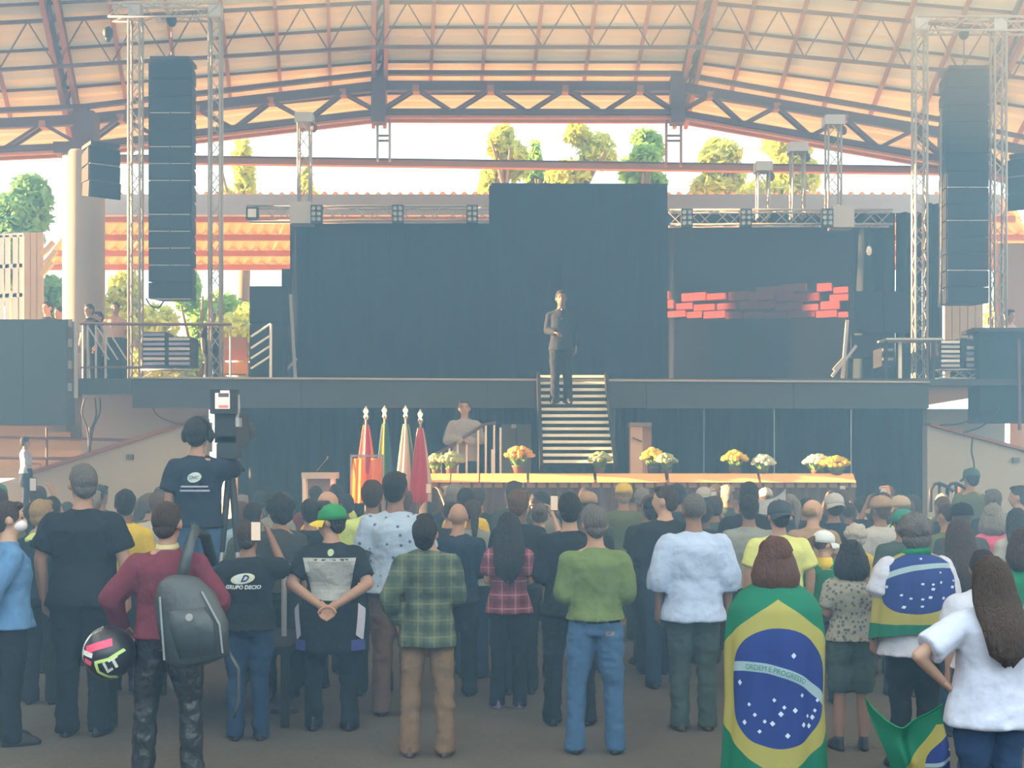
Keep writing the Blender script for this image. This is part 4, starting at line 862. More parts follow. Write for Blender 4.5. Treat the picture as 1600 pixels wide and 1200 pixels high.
# ================================================================== flag print
STARS = [(-2.6,.3),(-1.9,-.9),(-2.2,-2.0),(-1.5,-1.5),(-.9,-1.9),(-1.2,-2.5),(-.3,-.6),(.1,-1.4),(.5,-2.7),(.3,-1.0),(1.0,-1.2),(1.5,-.35),(1.6,-2.1),(2.0,-1.6),(2.4,-1.7),(2.1,-2.2),(2.6,-1.3),(2.8,-.7),(-.4,-2.0),(.9,1.9)]
def flag_material(stars=True):
    m = bpy.data.materials.new('flag_print'); m.use_nodes = True; nt = m.node_tree; N = nt.nodes; Lk = nt.links; b = N['Principled BSDF']
    b.inputs['Roughness'].default_value = .7; b.inputs['Specular IOR Level'].default_value = .25
    uv = N.new('ShaderNodeUVMap'); uv.uv_map = 'flat'; sp = N.new('ShaderNodeSeparateXYZ'); Lk.new(uv.outputs[0], sp.inputs[0])
    def val(x): return x
    def M_(op, a, c=None, d=None):
        n = N.new('ShaderNodeMath'); n.operation = op
        for i, q in enumerate((a, c, d)):
            if q is None: continue
            if isinstance(q, (int, float)): n.inputs[i].default_value = q
            else: Lk.new(q, n.inputs[i])
        return n.outputs[0]
    X, Y = sp.outputs[0], sp.outputs[1]
    def mixc(prev, fac, c):
        n = N.new('ShaderNodeMix'); n.data_type = 'RGBA'; n.inputs[7].default_value = (*c, 1); Lk.new(fac, n.inputs[0])
        if isinstance(prev, tuple): n.inputs[6].default_value = (*prev, 1)
        else: Lk.new(prev, n.inputs[6])
        return n.outputs[2]
    rh = M_('LESS_THAN', M_('ADD', M_('DIVIDE', M_('ABSOLUTE', X), 8.3), M_('DIVIDE', M_('ABSOLUTE', Y), 5.3)), 1.0)
    rr2 = M_('SQRT', M_('ADD', M_('MULTIPLY', X, X), M_('MULTIPLY', Y, Y))); ci = M_('LESS_THAN', rr2, 3.5)
    X2 = M_('ADD', X, 2.0); Y2 = M_('ADD', Y, 7.0); rb = M_('SQRT', M_('ADD', M_('MULTIPLY', X2, X2), M_('MULTIPLY', Y2, Y2)))
    bd = M_('MULTIPLY', ci, M_('LESS_THAN', M_('ABSOLUTE', M_('SUBTRACT', rb, 8.25)), .27))
    c = mixc((.010,.165,.090), rh, (.40,.35,.085)); c = mixc(c, ci, (.026,.05,.21)); c = mixc(c, bd, (.34,.45,.48))
    if stars:
        acc = None
        for x, y in STARS:
            d = M_('ADD', M_('ABSOLUTE', M_('SUBTRACT', X, x)), M_('ABSOLUTE', M_('SUBTRACT', Y, y))); d = M_('LESS_THAN', d, .13 if (x+y) % 1 < .5 else .17); acc = d if acc is None else M_('MAXIMUM', acc, d)
        c = mixc(c, acc, (.65,.70,.78))
    Lk.new(c, b.inputs['Base Color'])
    tl = N.new('ShaderNodeBsdfTranslucent'); Lk.new(c, tl.inputs[0]); mx = N.new('ShaderNodeMixShader'); mx.inputs[0].default_value = .25
    Lk.new(b.outputs[0], mx.inputs[1]); Lk.new(tl.outputs[0], mx.inputs[2]); Lk.new(mx.outputs[0], N['Material Output'].inputs['Surface'])
    return m
FLAGM = flag_material(); LETTER = mat('letter_green', (.03,.16,.10), .8)
def cape_shape(th, z01, s, prof, fold):
    """point of a cloth draped round the shoulders; th angle from straight behind, z01 0 at the neck .. 1 at the hem"""
    for i in range(len(prof)-1):
        if prof[i][0] <= z01 <= prof[i+1][0]:
            f = (z01-prof[i][0])/(prof[i+1][0]-prof[i][0]); z, rx, ry = [prof[i][k]+(prof[i+1][k]-prof[i][k])*f for k in (1,2,3)]; break
    w = fold*min(1, z01*2.2)*(math.sin(th*7+.6)+.5*math.sin(th*13+1.3+z01*2)); sp = max(0, abs(th)-1.25)*.05
    return Vector((math.sin(th)*(rx+w), -math.cos(th)*(ry+w)-.02, z))*s
# ================================================================== principal people
def at(px, feet): Y = 3900/(feet-HOR); return Y
def spot(px, Y, z=0.0): return Vector(((px-800)/FPX*Y, Y, z))
def hgt(top, Y): return CAMZ-(top-HOR)/FPX*Y
HERO = []   # silhouettes for the crowd filler: x, Y, head top row, half width of the shoulders in pixels
def hero(px, Y, top, label, rz=0, z=0.0, skin='tan', hair='black', shirt=None, legs=None, shoe=None, capm=None, brimm=None, lower='trousers', upper='shirt', vox=.0145, seed=None, H=None, style='short', wear='trousers', **k):
    H = H or min(2.0, hgt(top, Y)-z); seed = seed if seed is not None else len(HERO)+1
    F = figure(H, vox=vox, kind='hero', seed=seed, hair=style, legs=wear, **k); t = person(F, spot(px, Y, z), rz, label, skin, hair, shirt, legs, shoe, capm, brimm, lower=lower, upper=upper)
    HERO.append((px, Y, HOR-(z+H-CAMZ)/Y*FPX, .27*H/1.75*k.get('bulk', 1)/Y*FPX)); return t, F
# 1 woman in denim shirt
t, F = hero(14, 9.2, 792, 'woman in a long blue denim shirt and face mask at the left edge', -55, hair='darkbrown', skin='fair', shirt=BLUEJ, legs=BLK, female=True, arms=('down','back'), sleeve='long', face=True, hem=.86, loose=.012, bulk=1.1, turn=-10, curl=.7)
k = MB(); k.ell((0,.055,1.60), (.062,.062,.045), 14, 10, F['MH']); k.build('face_mask', mat('mask_white', (.72,.70,.74), .8), t, True)
k = MB(); k.chain([(0,-.10,1.66),(0,-.13,1.58),(-.02,-.12,1.42)], [.035,.045,.02], 10); k.xf(F['MH']); k.build('hair_tail', HAIR['darkbrown'], t, True)
# 2 big man in black
t, F = hero(130, 9.5, 735, 'tall broad man in a plain black T-shirt with greyish hair', 4, skin='tan', hair='saltpepper', shirt=BLK, legs=BLK, bulk=1.22, arms=('wide','wide'), turn=28, hem=.86, loose=.012, belly=.02)
# 3 man in red sweater with backpack and helmet
t, F = hero(262, 8.0, 795, 'man in a dark red sweater with a backpack on one shoulder', 0, skin='tan', hair='darkbrown', shirt=RED, legs=mat('leather_black', (.02,.022,.024), .38, bump=.8, bscale=14, spec=.5), bulk=1.12, sleeve='long', turn=-8, hem=.93, loose=.012, stance=.15, custom={-1: ((.33,-.05,1.18),(.31,.10,.98)), 1: ((.31,.0,1.17),(.26,.16,1.05))})
red_t = t; SB = F['s']
k = MB(); k.tube((0,-.005,1.505), (0,-.008,1.53), .074, .068, 18); k.xf(F['S']); k.build('collar_stripe', mat('collar_pale', (.6,.5,.25), .8), t)
bp = thing('backpack', 'dark grey leather backpack slung on the red sweater man', 'backpack', spot(305, 7.78, .78)); BPM = mat('backpack_leather', (.045,.055,.058), .42, bump=.4, bscale=12, spec=.5)
k = MB(); k.loft([(0,.09,.06,0),(.03,.17,.085,0,.02),(.20,.19,.095,0,.015),(.36,.165,.085,0,-.01),(.45,.11,.06,.01,-.035),(.48,.04,.03,.02,-.045)], 18); k.build('bag', BPM, bp, True)
k = MB(); k.loft([(.05,.10,.03,-.075,.04),(.22,.12,.04,-.08,.03),(.30,.10,.03,-.07,.01)], 14); k.build('front_pocket', BPM, bp, True)
for sx in (-.145, .165): k = MB(); k.path([(sx,-.055,.05),(sx*.98+.01,-.075,.2),(sx*.72-.02,-.07,.38)], .006); k.build('piping', mat('piping_grey', (.25,.28,.28), .6), bp)
k = MB(); k.path([(-.03,.03,.44),(.0,.03,.52),(.03,.04,.62),(.06,.12,.70),(.08,.24,.66),(.08,.33,.5)], .032, 8); k.build('shoulder_strap', BPM, bp, True)
k = MB(); k.path([(.17,.02,.06),(.22,.02,-.05),(.2,.02,-.22),(.16,.02,-.30)], .012); k.build('loose_strap', BPM, bp, True)
k = MB(); k.tube((.03,-.115,.26), (.03,-.125,.26), .02, .02, 10); k.build('badge', ALU, bp)
bp.scale = (1.14,1.1,1.16); bp.rotation_euler = (0, R(-7), 0)
# helmet on his left forearm
hm = thing('motorcycle_helmet', 'black motorcycle helmet with pink, white and lime stripes hanging on an arm', 'helmet', spot(171, 7.85, P(0,1062,7.85).z)); hr = .165
k = MB(); k.ell((0,0,.165), (.155,.175,.165), 26, 18); k.build('shell', mat('helmet_black', (.02,.02,.024), .3, spec=.6), hm, True)
def hp(x, z, off=.004):
    q = (x/.155)**2+((z-.165)/.165)**2; return Vector((x, -.175*math.sqrt(max(.0, 1-q))-off, z))
def stripe(pts, w, m, name):
    k = MB(); L_ = []
    for i in range(len(pts)-1):
        for s_ in range(6): L_.append(Vector(pts[i]).lerp(Vector(pts[i+1]), s_/6))
    L_.append(Vector(pts[-1])); vs = []
    for i, p in enumerate(L_):
        d = (L_[min(i+1,len(L_)-1)]-L_[max(i-1,0)]).normalized(); n = Vector((-d.y,d.x))*w/2; vs += [hp(*(p+n)), hp(*(p-n))]
    k.add(vs, [(2*i,2*i+1,2*i+3,2*i+2) for i in range(len(L_)-1)]); k.build(name, m, hm)
HPK = mat('helmet_pink', (.75,.08,.16), .35); HLM = mat('helmet_lime', (.55,.75,.22), .35); HWH = mat('helmet_white', (.72,.72,.68), .35)
stripe([(-.135,.13),(-.13,.22),(-.09,.29),(-.03,.322)], .018, HWH, 'white_rim'); stripe([(-.10,.20),(-.03,.225),(.06,.25)], .045, HPK, 'pink_stripe'); stripe([(-.12,.185),(-.05,.17)], .03, HWH, 'white_stripe'); stripe([(-.11,.14),(-.06,.12)], .03, HPK, 'pink_patch')
stripe([(.125,.20),(.05,.15),(-.03,.13),(-.02,.07),(.03,.035),(.07,.03)], .020, HLM, 'lime_stripe')
vs, fs = text_tris('LT', .085, .25, .004); ca, sa = math.cos(.55), math.sin(.55); k = MB(); k.add([hp(x*ca-y*sa+.055, x*sa+y*ca+.11, .006) for x, y in vs], fs); k.build('lettering', HWH, hm)
# 4 man with printed black T-shirt
t, F = hero(388, 9.35, 822, 'man in a black T-shirt printed with an oval D logo and GRUPO DECIO', 6, skin='brown', hair='darkbrown', shirt=BLK, legs=DENIMD, bulk=1.12, arms=('front','raised'), turn=-15, hem=.90, loose=.014)
s = F['s']; zc = F['s']*1.33
INK = mat('print_pale', (.55,.62,.64), .8)
decal(F['shirt'], *disc(.088,.038,.16), -.03*s, zc, 'logo_oval', [mat('print_cream', (.55,.58,.45), .8)], t, .005); decal(F['shirt'], *disc(.060,.031,.16), -.035*s, zc, 'logo_inner', INK, t, .007)
vs, fs = text_tris('D', .068, .5, .0025); decal(F['shirt'], vs, fs, -.02*s, zc, 'logo_letter', mat('print_navy', (.02,.04,.12), .8), t, .010)
vs, fs = text_tris('GRUPO DECIO', .038, .2, .0015); decal(F['shirt'], vs, fs, -.03*s, zc-.062, 'lettering', INK, t, .006)
# phone held by him
def phone(px, py, Y, label, screen=(.3,.33,.36), rz=0, emit=.35):
    ph = thing('phone', label, 'phone', P(px,py,Y), R(rz), 'phones held up by the crowd'); k = MB(); k.box((0,0,0), (.072,.009,.145)); k.build('case', BLKMET, ph); k = MB(); k.box((0,-.0055,0), (.064,.002,.128)); k.build('screen', mat('phone_screen_%d' % (hash(label) % 7), screen, .3, emit=emit), ph); k = MB(); k.tube((.02,.0045,.05), (.02,.007,.05), .009); k.build('lens', BLKMET, ph)
phone(400, 830, 9.0, 'lit phone held up by the man in the printed black T-shirt', (.5,.42,.34))
# 5 man with yellow-green cap, hands clasped behind
t, F = hero(518, 9.7, 797, 'heavy man in a green and yellow cap with hands clasped behind his back', 0, skin='tan', hair='black', shirt=BLK, legs=BLK, capm=mat('cap_green', (.02,.22,.07), .8, noise=.3, nscale=30), brimm=mat('cap_yellow', (.75,.55,.03), .8), bulk=1.28, arms=('behind','behind'), cap='forward', turn=75, hem=.97, belly=.03, stance=.14, curl=.9)
s = F['s']
def panel_pts(w0, w1, z0, z1, nx=14, nz=12):
    vs = []; fs = []
    for i in range(nz+1):
        f = i/nz; w = w0+(w1-w0)*f
        for j in range(nx+1): vs.append(((j/nx-.5)*w, z0+(z1-z0)*f))
    for i in range(nz):
        for j in range(nx): a = i*(nx+1)+j; fs.append((a,a+1,a+nx+2,a+nx+1))
    return vs, fs
decal(F['shirt'], *panel_pts(.26,.40,-.17,.15), 0, 1.22*s, 'grey_back_panel', cloth('cloth_pale_grey', (.36,.38,.37)), t, .004)
decal(F['shirt'], *disc(.024,.026), .01, 1.42*s, 'badge', mat('badge_lime', (.35,.45,.25), .8), t, .005)
jk = MB(); jk.loft([(.62,.26,.20,-.01),(.66,.265,.205,-.01),(.80,.25,.19,-.005),(.95,.235,.175,0),(1.0,.22,.165,0)], 30); jk.v = [tuple(Vector(v)*s*1.02+Vector((.006*math.sin(v[2]*30+v[0]*20),0,.012*math.sin(v[0]*19)))) for v in jk.v]; jo = jk.build('tied_jacket', BLK, t, True)
for sx in (-1, 1):
    q = MB(); q.grid(lambda u, v: Vector((sx*(.255-.045*u+(.012)*math.cos(v*2)), -.075-.09*u, .93-.24*v+.05*u))*s*1.05, 4, 6); q.build('white_stripe', mat('stripe_white', (.55,.57,.70), .8), jo, True)
    q = MB(); q.grid(lambda u, v: Vector((sx*(.262-.09*u), -.07-.10*u, .70-.08*v))*s*1.05, 4, 3); q.build('blue_stripe', mat('stripe_blue', (.05,.06,.26), .8), jo, True)
# 6-13
hero(618, 10.3, 745, 'tall man in a pale blue dotted shirt and brown trousers', 0, skin='brown', hair='black', shirt=DOTS, legs=BROWN, bulk=1.08, arms=('front','down'), turn=-12, hem=.90, loose=.02)
hero(668, 8.8, 818, 'slim man in a green plaid shirt and khaki trousers with bowed head', 0, skin='tan', hair='black', shirt=PLAIDG, legs=KHAKI, shoe=BROWNSHOE, bulk=.98, arms=('pocket','front'), sleeve='long', turn=-10, nod=-30, slouch=.10, hem=.80, loose=.014, stance=.125, H=1.66)
hero(716, 11.2, 792, 'bald man in a dark navy jacket beside the plaid man', 0, skin='tan', style='none', hair='grey', shirt=NAVY, legs=BLK, arms=('front','front'), sleeve='long', hem=.86, loose=.014)
HERO[-1] = HERO[-1]
hero(795, 10.6, 806, 'woman in a red plaid shirt with long black hair and purple sneakers', 0, skin='tan', style='long', hair='black', shirt=PLAIDR, legs=BLK, shoe=PURPLESHOE, female=True, arms=('front','front'), sleeve='short', hem=.86, loose=.012)
t, F = hero(843, 12.0, 793, 'woman with a grey bun in a tan top filming with raised arms', 0, skin='fair', style='bun', hair='saltpepper', shirt=TANC, legs=BLK, female=True, arms=('raised','raised'), sleeve='short', loose=.01)
phone(866, 786, 11.6, 'phone raised by the woman with the grey bun', (.25,.3,.35))
hero(890, 9.9, 778, 'man in a black jacket standing left of the green shirt', 0, skin='tan', hair='black', shirt=BLK, legs=BLK, bulk=1.02, arms=('front','front'), sleeve='long', hem=.84, loose=.016, stance=.13)
t, F = hero(930, 8.9, 800, 'older grey-haired man in a moss green jumper and blue jeans', 0, skin='tan', hair='saltpepper', shirt=GREEN, legs=DENIM, bulk=1.06, arms=('front','front'), sleeve='long', turn=6, hem=.97, loose=.018, stance=.14)
k = MB(); k.loft([(.955,.185,.14,0),(.985,.180,.136,0)], 20); k.xf(F['S']); k.build('belt', BLKMET, t, True)
decal(F['legs'], [(-.03,-.015),(.03,-.015),(.03,.015),(-.03,.015)], [(0,1,2,3)], .095, .88*F['s'], 'pocket_patch', mat('patch_tan', (.2,.15,.1), .7), t)
hero(1084, 9.7, 778, 'shaven-headed man in a white shirt with rolled sleeves and dark trousers', 0, skin='brown', style='shaved', hair='saltpepper', shirt=WHITE, legs=SLATE, shoe=BROWNSHOE, bulk=1.12, arms=('wide','wide'), sleeve='rolled', turn=5, hem=.83, loose=.026)
hero(1022, 12.4, 784, 'man in a black cap and dark jacket left of the white shirt', 0, skin='tan', hair='black', shirt=BLK, legs=BLK, capm=BLK, cap='forward', turn=-35, arms=('front','raised'), sleeve='long', loose=.01)
hero(1170, 11.6, 780, 'man in a grey polo shirt behind the pale yellow T-shirt', 0, skin='brown', hair='black', shirt=GREYC, legs=BLK, bulk=1.08, loose=.01)
hero(1217, 10.5, 790, 'man in a pale yellow T-shirt and a dark backward cap', 0, skin='tan', hair='black', shirt=PALEYEL, legs=DENIMD, capm=mat('cap_slate', (.035,.05,.06), .8), cap='backward', turn=10, bulk=1.20, arms=('wide','wide'), hem=.9, loose=.012)
t, F = hero(1288, 10.8, 836, 'girl in a white cap and green yellow shirt looking aside', 0, skin='fair', style='pony', hair='brown', shirt=FLAGGREEN, legs=DENIMD, capm=mat('cap_white', (.60,.66,.72), .8), cap='forward', turn=-75, female=True, face=True)
k = MB(); k.tube((0,0,1.40), (0,-.005,1.52), .13, .075, 16); k.xf(F['S']); k.build('yellow_scarf', YELLOW, t, True)
hero(1330, 9.0, 858, 'short dark-haired woman in a grey floral blouse and dark shorts', 0, skin='brown', style='bob', hair='black', shirt=FLORAL, legs=SLATE, lower='shorts', wear='shorts', female=True, bulk=1.12, arms=('front','front'), loose=.012, turn=-8, H=1.44)
hero(1498, 9.5, 818, 'woman with long dark brown hair behind the flag cape man', 0, skin='tan', style='long', hair='darkbrown', shirt=LILACW, legs=DENIMD, female=True)
hero(1535, 7.7, 868, 'short-haired teenager in a plain white T-shirt behind the long-haired woman', -12, skin='tan', hair='black', shirt=LILACW, legs=DENIMD, bulk=1.08, arms=('down','front'), loose=.02, turn=-8)
hero(1598, 8.7, 832, 'woman with loose dark hair in a green shirt at the right edge', 10, skin='tan', style='bob', hair='darkbrown', shirt=FLAGGREEN, legs=BLK, female=True)
hero(196, 11.3, 772, 'man in a bright yellow T-shirt behind the tall man in black', 0, skin='brown', hair='black', shirt=YELLOW, legs=BLK, arms=('front','down'), turn=15, bulk=1.05)
t, F = hero(66, 10.8, 788, 'fair-haired boy in a navy jersey with lime collar', 0, skin='fair', hair='blonde', shirt=NAVY, legs=BLK, turn=-20)
k = MB(); k.loft([(1.42,.165,.105,-.01),(1.455,.15,.1,-.01),(1.50,.085,.083,-.008)], 20); k.xf(F['S']); k.build('lime_yoke', LIME, t, True)
hero(1552, 12.6, 793, 'grey-haired woman in a bright pink shirt', 0, skin='fair', style='bob', hair='grey', shirt=PINK, legs=BLK, female=True, bulk=1.15, arms=('front','front'), turn=-30)
hero(1336, 11.6, 824, 'woman with fluffy white hair behind the floral blouse', 0, skin='fair', style='fluffy', hair='white', shirt=YELLOW, legs=BLK, female=True)
hero(1404, 13.4, 781, 'man in a beige cap with face turned left', 0, skin='tan', hair='grey', shirt=LIME, legs=BLK, capm=mat('cap_beige', (.42,.36,.28), .8), cap='forward', turn=60)
hero(1517, 15.6, 737, 'man in a green cap and green shirt standing above the right crowd', 0, z=.32, skin='tan', hair='black', shirt=OLIVE, legs=BLK, capm=mat('cap_teal', (.03,.08,.09), .8), cap='forward', turn=20)
k = MB(); k.box(spot(1517,15.6,.15), (.9,.6,.30)); st_ = tag(k.build('step_box', CONC), 'low concrete block under the man in the green cap', 'block')
hero(395, 11.8, 792, 'person in a camouflage jacket next to the tripod', 0, skin='tan', hair='black', shirt=CAMO, legs=CAMO, sleeve='long', arms=('front','front'))
hero(485, 11.6, 786, 'man in a black shirt in front of the green yellow cap', 0, skin='tan', hair='black', shirt=BLK, legs=BLK, turn=10)
hero(437, 11.0, 780, 'curly-haired man in charcoal next to the pale post', 0, skin='tan', style='fluffy', hair='black', shirt=DARKGREY, legs=BLK, turn=30)
# ---- 17 woman wrapped in the flag
t, F = hero(1210, 7.05, 850, 'auburn-haired woman wrapped in a large green flag cape', 0, skin='tan', style='bob', hair='red', shirt=FLAGGREEN, legs=DENIMD, female=True, bulk=1.1, arms=('front','front'))
s = F['s']
PROF1 = [(0,1.53,.085,.085),(.05,1.50,.15,.115),(.10,1.45,.225,.15),(.17,1.36,.285,.195),(.30,1.18,.31,.215),(.55,.80,.30,.215),(1.0,.16,.335,.23)]
ROOT = math.radians
def cape1(U, V): return cape_shape((U-.5)*1.62/.245, 1-V, s, PROF1, .009)
k = MB(); k.grid(lambda a, b: cape1(.10+.80*a, 1-b), 110, 60, lambda a, b: ((.10+.80*a-.5)*20.5+.2, (.5-b)*14.2-.1))
fc = k.build('flag_cape', FLAGM, t, True); fc['label'] = 'green flag cape with yellow diamond and blue star globe'
vs, fs = text_tris('ORDEM E PROGRESSO', .42, 0, .0)
def arc_pt(x, y, off):
    rr_ = 8.25+y; X = -2+rr_*math.sin(x/8.25+.24); Yv = -7+rr_*math.cos(x/8.25+.24)
    p = cape1((X-.2)/20.5+.5, (Yv+.1)/14.2+.5); return p+Vector((p.x*.02, -off, 0))
k = MB(); k.add([arc_pt(x*.93-.15, y, .016) for x, y in vs], fs); k.build('lettering', LETTER, fc)
# ---- 20 grey-haired man with the flag over his shoulders
t, F = hero(1428, 8.4, 811, 'grey-haired man in a white T-shirt with a flag tied round his shoulders', 0, skin='brown', style='fluffy', hair='saltpepper', shirt=LILACW, legs=BLK, bulk=1.08, arms=('wide','front'), hem=.80, loose=.03)
s2 = F['s']; PROF2 = [(0,1.53,.085,.085),(.12,1.49,.16,.115),(.25,1.44,.235,.145),(.42,1.34,.27,.175),(1.0,.98,.31,.20)]
def cape2(a, b): 
    th = (a-.5)*4.2; p = cape_shape(th, b, s2, PROF2, .010); p.z -= .10*s2*b*(.5-a)*1.6; return p
k = MB(); k.grid(cape2, 80, 36, lambda a, b: ((a-.5)*11.0*math.cos(-.42)-(.5-b)*8.6*math.sin(-.42)-.4, (.5-b)*8.6*math.cos(-.42)+(a-.5)*11*math.sin(-.42)-.9)); fc = k.build('flag_cape', FLAGM, t, True); fc['label'] = 'short green and yellow flag tied at the neck'
k = MB(); k.path([(-.09*s2,.02,1.50*s2),(-.07*s2,-.085*s2,1.525*s2),(0,-.105*s2,1.53*s2),(.07*s2,-.085*s2,1.525*s2),(.09*s2,.02,1.50*s2)], .024); k.build('green_knot', FLAGGREEN, fc, True)
# ---- 23 long-haired woman in white T-shirt
t, F = hero(1548, 6.4, 883, 'long-haired woman in a white T-shirt with one hand on her hip', 4, skin='tan', style='long', hair='darkbrown', shirt=LILACW, legs=DENIMD, female=True, bulk=1.22, arms=('akimbo','down'), hem=.80, loose=.022, H=1.50, curl=.8)
k = MB(); k.path([(.10,.10,1.44),(.13,-.06,1.46),(.16,-.17,1.32),(.20,-.19,1.12),(.24,-.12,.95)], .012); k.xf(F['S']); k.build('bag_strap', BLKMET, t, True)
# flag held low between the two at the right
hf = thing('held_flag', 'crumpled green and yellow flag hanging beside the long-haired woman', 'flag', spot(1420, 6.75, .3)); o = Vector(hf.location)
c00, c10, c01, c11 = P(1352,1090,7.0), P(1466,1098,6.7), P(1408,1240,6.9), P(1500,1240,6.5)
def hfp(a, b):
    p = c00.lerp(c10, a).lerp(c01.lerp(c11, a), b); p.z -= .16*math.sin(a*math.pi)*(1-b)*.9; p.y += .05*math.sin(a*11+b*4)+.03*math.sin(b*9); return p-o
k = MB(); k.grid(hfp, 50, 40, lambda a, b: (-10+a*11, 7-b*10)); k.build('flag_cloth', FLAGM, hf, True)
k = MB(); k.path([hfp(i/20, 0) for i in range(21)], .006); k.build('hem', FLAGGREEN, hf, True)
# ---- camera operator on a riser, television camera
k = thing('camera_riser', 'black box riser under the camera operator', 'riser', spot(330, 10.2)); RZ_ = .62
q = MB(); q.box((0,.3,RZ_-.03), (1.4,1.5,.06)); q.build('top_board', BLKMET, k)
for sx in (-.66,.66):
    for sy in (-.4,1.0): q = MB(); q.box((sx,sy,(RZ_-.06)/2), (.06,.06,RZ_-.06)); q.build('leg', BLKMET, k)
t, F = hero(309, 10.0, 662, 'camera operator in a dark navy T-shirt with headphones seen from behind', -4, z=RZ_, skin='tan', hair='black', shirt=cloth('cloth_crew_navy', (.018,.026,.045)), legs=DENIM, arms=('down','raised'), turn=0, hem=.92, bulk=1.06, loose=.015)
s = F['s']; zc = 1.30*s
decal(F['shirt'], *disc(.056,.038,.3), .02, zc+.02, 'logo_oval', INK, t, .005)
vs, fs = text_tris('CNC', .034, .2, .001); decal(F['shirt'], vs, fs, .015, zc+.018, 'logo_letters', mat('print_slate', (.12,.18,.22), .8), t, .008)
for i, wd in enumerate((.105,.115)):
    q = [(x*wd/.11, z) for x, z in [(-.11,-.008),(.11,-.008),(.11,.008),(-.11,.008)]]; vs = [((j/12-.5)*2*wd, z) for z in (-.007,.007) for j in range(13)]; decal(F['shirt'], vs, [(j,j+1,j+14,j+13) for j in range(12)], .012, zc-.05-i*.032, 'print_line', mat('print_lilac', (.33,.38,.48), .8), t, .005)
k = MB(); MHc = F['MH']
k.path([MHc@Vector((.098*math.sin(a),-.01,1.66+.112*math.cos(a))) for a in [(-1.5+i*.25) for i in range(13)]], .012); hp_ = k.build('headphones', BLKMET, t, True)
for sx in (-1,1): k = MB(); k.ell((sx*.095,0,1.64), (.026,.045,.052), 12, 8, MHc); k.build('ear_cup', BLKMET, hp_, True)
tc = thing('television_camera', 'black broadcast camera on a tripod with a lit viewfinder screen', 'camera', spot(362, 10.1, RZ_)); o = Vector(tc.location); CB = mat('camera_body', (.03,.034,.038), .55)
def pc(x, y, Y=10.1): return P(x,y,Y)-o
k = MB(); k.box(pc(352,668)+Vector((0,.25,0)), (.17,.5,.24)); k.box(pc(354,690)+Vector((0,.2,0)), (.14,.4,.08)); k.build('camera_body', CB, tc)
k = MB(); a = pc(352,672)+Vector((0,.5,.02)); k.tube(a, a+Vector((0,.32,0)), .075, .085, 16); k.build('lens', CB, tc, True)
k = MB(); k.box(pc(351,628)+Vector((0,.0,0)), (.21,.10,.19)); vfo = k.build('viewfinder', CB, tc)
k = MB(); c = pc(350,627)+Vector((0,-.055,0)); k.box(c, (.115,.008,.125)); k.build('screen', mat('screen_glow', (.42,.42,.38), .3, emit=.8), vfo)
k = MB(); k.box(c+Vector((.01,-.006,-.045)), (.075,.004,.022)); k.build('screen_red', mat('screen_red', (.75,.10,.10), .3, emit=.9), vfo); k = MB(); k.box(c+Vector((.02,-.006,.072)), (.07,.004,.018)); k.build('tally_light', mat('screen_pink', (.9,.6,.58), .3, emit=.9), vfo); k = MB(); k.box(c+Vector((.01,-.006,.045)), (.08,.004,.03)); k.build('screen_dark', mat('screen_plum', (.10,.07,.10), .3, emit=.3), vfo)
k = MB(); k.path([pc(366,616),pc(372,618),pc(373,640),pc(370,655)], .012); k.build('hood_bracket', ALU, tc)
k = MB(); k.box(pc(358,705), (.16,.18,.12)); k.build('tripod_head', CB, tc)
for x, dy in ((345,-.25),(372,.35),(392,-.25)):
    k = MB(); f = pc(x,815); f.z = 0; f.y += dy; k.chain([pc(360,715), pc(360,715).lerp(f,.5)], [.028,.024], 8); k.build('tripod_leg', CB, tc, True); k = MB(); k.tube(pc(360,715).lerp(f,.42), f, .016, .014, 8); k.build('lower_leg', ALU, tc)
k = MB(); k.tube(pc(364,712), pc(395,735)+Vector((0,-.35,0)), .012); k.build('pan_handle', BLKMET, tc); k = MB(); k.box(pc(373,660), (.03,.1,.07)); k.build('control_unit', ALU, tc)
# ---- people on the stage and decks
t, F = hero(726, 19.6, 629, 'man in a grey overshirt standing with folded hands on the stage', 180, z=P(0,629,19.6).z-1.73, skin='tan', hair='darkbrown', shirt=cloth('cloth_warm_grey', (.30,.28,.28)), legs=NAVY, arms=('clasp','clasp'), sleeve='long', face=True, hem=.84, loose=.02, H=1.73, nod=-10)
SB_ = P(0,629,19.6).z-1.73
k = thing('stage_step', 'dark riser step behind the stage edge', 'step', (P(726,0,19.6).x,19.6,0)); q = MB(); q.box((0,0,SB_/2), (.9,.55,SB_)); q.build('block', BLKMET, k); q = MB(); q.box((0,-.28,SB_-.02), (.9,.03,.04)); q.build('nosing', ALU, k)
Yp = 19.72; zf = 1.95+(HOR-632)/FPX*Yp
t, F = hero(877, Yp, 468, 'person in a dark suit and white collar at the top of the stairs', 180, z=zf, skin='dark', hair='black', shirt=BLK, legs=BLK, sleeve='long', face=True, arms=('down','front'), hem=.84, H=1.72)
s = F['s']; decal(F['shirt'], [(0,.09),(.045,.10),(.0,-.08),(-.045,.10)], [(0,1,2),(0,2,3)], 0, 1.40*s, 'white_collar', mat('collar_white', (.75,.72,.68), .8), t, .006, False); decal(F['shirt'], [(0,.085),(.014,.05),(.0,-.12),(-.014,.05)], [(0,1,2,3)], 0, 1.38*s, 'tie', BLK, t, .012, False)
t, F = hero(40, 20.3, 685, 'waiter in a white shirt and dark apron on the left steps', -70, z=P(0,748,20.3).z-.55, skin='tan', hair='black', shirt=WHITE, legs=NAVY, arms=('clasp','clasp'), sleeve='rolled', face=True, H=P(0,685,20.3).z-P(0,748,20.3).z+.55, vox=.018)
